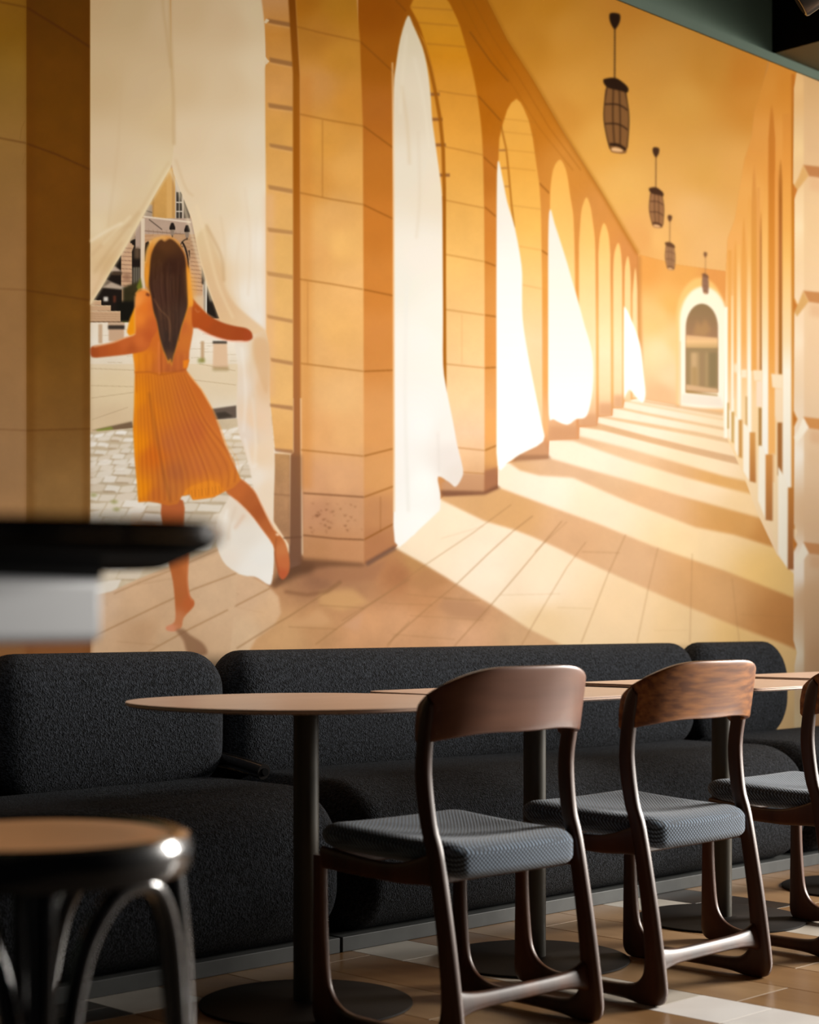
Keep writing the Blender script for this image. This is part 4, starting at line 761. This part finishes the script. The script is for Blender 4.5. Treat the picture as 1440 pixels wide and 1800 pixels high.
# ---------------------------------------------------------------- sled chairs
def make_chair():
    t = empty('sled_chair')
    OU = [(-.172,.766),(-.168,.735),(-.160,.69),(-.151,.61),(-.163,.50),(-.184,.43),(-.215,.27),(-.236,.14),(-.247,.06),(-.248,.030),(-.238,.008),(-.215,0),(-.17,0),(-.12,.007),(0,.010),(.10,.007),(.16,0),(.20,0),(.222,.008),(.232,.03),(.232,.07),(.231,.14),(.229,.25),(.228,.40)]
    IN = [(-.158,.784),(-.142,.768),(-.128,.722),(-.113,.61),(-.125,.50),(-.145,.43),(-.172,.27),(-.186,.14),(-.183,.085),(-.172,.062),(-.155,.050),(-.135,.045),(-.115,.043),(-.09,.042),(0,.041),(.08,.042),(.11,.045),(.135,.052),(.155,.064),(.17,.082),(.18,.105),(.187,.15),(.194,.25),(.197,.40)]
    O3 = cat([(0, a, b) for a, b in OU], 4); I3 = cat([(0, a, b) for a, b in IN], 4)
    P3 = [(a+b)/2 for a, b in zip(O3, I3)]; A = [(a-b).normalized() for a, b in zip(O3, I3)]; Wd = [(a-b).length for a, b in zip(O3, I3)]; B = [Vector((1, 0, 0))]*len(P3)
    for sx in (-1, 1):
        P = []
        for v in P3:
            w = .238 if v.z < .45 else 0.238+.011*min(1, (v.z-.45)/.3)
            P.append(Vector((sx*w, v.y, v.z)))
        V, Fc = sweep(P, A, B, [w/2 for w in Wd], [.0135]*len(P), 3.4, 20); mobj('side_frame', V, Fc, M_walnut, t, ang=60)
        Q = cat([(sx*.236, .205, .395), (sx*.236, .05, .385), (sx*.236, -.06, .385), (sx*.237, -.165, .405)], 5)
        V, Fc = sweep(Q, [Vector((0, 0, 1))]*len(Q), [Vector((1, 0, 0))]*len(Q), [.026-.006*math.sin(math.pi*i/(len(Q)-1))+.016*(i/(len(Q)-1))**4 for i in range(len(Q))], [.0115]*len(Q), 3.5, 16); mobj('seat_rail', V, Fc, M_walnut, t, ang=60)
    for y, z, hh in ((.20, .392, .022), (-.150, .385, .018)):
        Q = [Vector((-.225+.45*i/8, y, z)) for i in range(9)]
        V, Fc = sweep(Q, [Vector((0, 0, 1))]*9, [Vector((0, 1, 0))]*9, [hh]*9, [.011]*9, 4, 16); mobj('cross_rail', V, Fc, M_walnut, t, ang=60)
    n = 25; Q = [Vector((-.228+.456*i/(n-1), -.2055, .108)) for i in range(n)]
    hz = [.018+.019*abs(2*i/(n-1)-1)**5 for i in range(n)]; Az = [Vector((0, .25, .97))]*n; Bz = [Vector((0, -.97, .25))]*n
    V, Fc = sweep(Q, Az, Bz, hz, [.0125]*n, 3, 20); mobj('stretcher', V, Fc, M_walnut, t, ang=60)
    # curved backrest board that wraps round both posts
    pl = [(-.241,-.112),(-.247,-.138),(-.241,-.170),(-.210,-.199),(-.14,-.221),(-.05,-.230),(.05,-.230),(.14,-.221),(.210,-.199),(.241,-.170),(.247,-.138),(.241,-.112)]
    Q = cat([(a, b, 0) for a, b in pl], 6); n = len(Q); arc = [0]
    for i in range(1, n): arc.append(arc[-1]+(Q[i]-Q[i-1]).length)
    A = []; B = []; ha = []; hb = []; P = []
    for i in range(n):
        s = abs(2*arc[i]/arc[-1]-1); tt = (Q[min(i+1, n-1)]-Q[max(i-1, 0)]).normalized(); nn = Vector((tt.y, -tt.x, 0))
        e = max(0, (s-.2)/.8)
        zt = .848-.098*e**2.7; zb = .702-.006*math.cos(s*3)-.038*e**2
        if s > .97: k = (s-.97)/.03; zt -= .025*k; zb += .012*k
        P.append(Vector((Q[i].x, Q[i].y, (zt+zb)/2))); ha.append((zt-zb)/2); hb.append(.0105-.003*e)
        up = (Vector((0, 0, 1))+nn*(.22*(1-e*e))).normalized(); A.append(up); B.append(nn)
    V, Fc = sweep(P, A, B, ha, hb, 9, 32); mobj('backrest', V, Fc, M_back2, t, ang=50)
    # upholstered seat
    def f(p):
        q = p.copy(); ty = (q.y+.22)/.44; k = .955+.085*ty; q.x *= k
        if q.z > -.01:
            q.z += -.020*math.cos(min(1, abs(q.x)/.24)*math.pi/2)*math.sin(max(0, min(1, ty))*math.pi)
        q.z += .020*(ty-.5)+(-.026 if q.z < 0 and q.y < -.14 else 0)*min(1, (-.14-q.y)/.06 if q.y < -.14 else 0)
        q.y += -.012*(1-(q.x/.24)**2)*(1 if q.y < 0 else -1)*(1 if q.y < 0 else .6)
        return q
    V, Fc = soft_box((.236, .218, .034), (.06, .07, .032), 36, f)
    s = mobj('seat', V, Fc, M_seat, t, ang=180); s.location = (0, .02, .436)
    return t
ch = make_chair(); ch.location = (2.985, 2.83, 0)
tag(ch, 'dark walnut sled chair nearest the round table, its backrest dull brown', 'chair', 'walnut sled chairs facing the banquette')
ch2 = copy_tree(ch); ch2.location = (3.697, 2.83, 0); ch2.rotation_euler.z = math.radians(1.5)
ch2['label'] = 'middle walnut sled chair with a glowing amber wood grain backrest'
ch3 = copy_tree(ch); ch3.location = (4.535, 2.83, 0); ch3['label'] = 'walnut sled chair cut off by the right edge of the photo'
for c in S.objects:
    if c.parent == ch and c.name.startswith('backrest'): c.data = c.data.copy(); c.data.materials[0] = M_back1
# ---------------------------------------------------------------- bentwood counter stool, lower left
def stool():
    x, y = at(58, 2.16); t = empty('bentwood_stool', (x, y, 0), math.radians(-45+15), label='glossy black bentwood stool with a brown seat, blurred at lower left', cat='stool')
    H = .688
    mobj('seat', *lathe([(0, H-.012), (.172, H-.012), (.172, H-.003), (.165, H-.001), (.12, H-.004), (0, H-.006)], 64), M_cane, t)
    mobj('seat_ring', *lathe([(.170, H-.046), (.190, H-.046), (.196, H-.036), (.197, H-.012), (.192, H-.001), (.182, H+.003), (.173, H-.001), (.170, H-.006)][:8], 72), M_gloss, t)
    for k in range(4):
        a = math.pi/2*k; c, s = math.cos(a), math.sin(a)
        V, Fc = tube([(c*.165, s*.165, H-.03), (c*.178, s*.178, H-.15), (c*.185, s*.185, .40), (c*.20, s*.20, .18), (c*.235, s*.235, .0)], lambda u: .019-.004*u, 16); mobj('leg', V, Fc, M_gloss, t)
        a2 = a+math.pi/2; P = []
        for q, rr, z in ((0.07, .182, .34), (.10, .178, .45), (.18, .172, .56), (.32, .166, .62), (.5, .163, .637), (.68, .166, .62), (.82, .172, .56), (.9, .178, .45), (.93, .182, .34)):
            b = a+(a2-a)*q; P.append((math.cos(b)*rr, math.sin(b)*rr, z))
        V, Fc = tube(P, .0115, 14); mobj('arch_brace', V, Fc, M_gloss, t)
    V, Fc = tube([(math.cos(b)*.178, math.sin(b)*.178, .24) for b in np.linspace(0, 2*math.pi, 40)], .010, 12, 1); mobj('foot_ring', V, Fc, M_gloss, t)
stool()
# ---------------------------------------------------------------- high table, very near, left edge
def high_table():
    x, y = wp(-.675, 1.722); t = empty('high_table', (x, y, 0), math.radians(-45), label='black square high table, strongly blurred, at the left edge', cat='table')
    n = 96; out = []; r12 = math.radians(12)
    for i in range(n):
        a = 2*math.pi*i/n; c, s = math.cos(a), math.sin(a); px, py = .46*math.copysign(abs(c)**.22, c), .46*math.copysign(abs(s)**.22, s)
        out.append((px*math.cos(r12)-py*math.sin(r12), px*math.sin(r12)+py*math.cos(r12)))
    rings = ((.985, 1.0176), (1, 1.021), (1.002, 1.029), (.995, 1.0345), (.97, 1.036))
    V = [(p[0]*k, p[1]*k, z) for k, z in rings for p in out]; m = len(rings)
    Fc = [(j*n+i, j*n+(i+1) % n, (j+1)*n+(i+1) % n, (j+1)*n+i) for j in range(m-1) for i in range(n)]+[list(range(n))[::-1], list(range((m-1)*n, m*n))]
    mobj('tabletop', V, Fc, M_gloss, t)
    V = [(p[0]*k, p[1]*k, z) for k, z in ((.98, 1.0150), (.988, 1.0176)) for p in out]; Fc = [(i, (i+1) % n, n+(i+1) % n, n+i) for i in range(n)]+[list(range(n))[::-1], list(range(n, 2*n))]
    mobj('underside', V, Fc, M_blackpaint, t)
    ox, oy = -.505+.675, 1.40-1.722
    V, Fc = box(-.398, .001, .994, .398, .198, 1.018); o = mobj('dark_filler', V, Fc, M_blackpaint, t, sm=False); o.location = (ox, oy, 0); o.rotation_euler.z = math.radians(60)  # added black filler above the grey box, reads as the dark underside
    V, Fc = box(-.40, 0, .931, .40, .2, .997); o = mobj('drawer_box', V, Fc, M_grey, t, bevel=.01, seg=3); o.location = (ox, oy, 0); o.rotation_euler.z = math.radians(60); o['label'] = 'light grey box under the top'
    mobj('column', *lathe([(0, .02), (.05, .02), (.05, 1.018), (0, 1.018)], 32), M_black, t); mobj('base', *lathe([(0, 0), (.25, 0), (.25, .012), (.06, .03), (0, .03)], 48), M_black, t)
high_table()
# ---------------------------------------------------------------- track spotlight by the ceiling
def spot():
    D = 5.2; x, y = at(1405, D); z = CAMH+(HY-8)*D/F
    t = empty('spotlight', (x, y, z), label='dark metal cylinder spotlight under the black ceiling, top right corner', cat='spotlight')
    R_ = Vector((R2, -R2, 0)); U = Vector((0, 0, 1)); Fw = Vector((R2, R2, 0))
    ax = (R_*.84+U*.54-Fw*.25).normalized()
    q = ax.to_track_quat('Z', 'Y').to_euler()
    o = mobj('lamp_head', *lathe([(0, 0), (.034, 0), (.041, .002), (.0435, .008), (.0435, .17), (.038, .18), (0, .18)], 48), M_spot, t); o.rotation_euler = q
    o = mobj('lens', *lathe([(0, -.001), (.033, -.001), (.033, .001), (0, .001)], 32), M_blackpaint, t); o.rotation_euler = q
    p = ax*.10; top = 4.4-z
    V, Fc = tube([tuple(p), tuple(p+U*.12), (p.x, p.y, top-.03)], .009, 12); mobj('stem', V, Fc, M_black, t)
    mobj('track', *box(p.x-.02, p.y-.6, top-.035, p.x+.02, p.y+.6, top), M_black, t, sm=False)
spot()
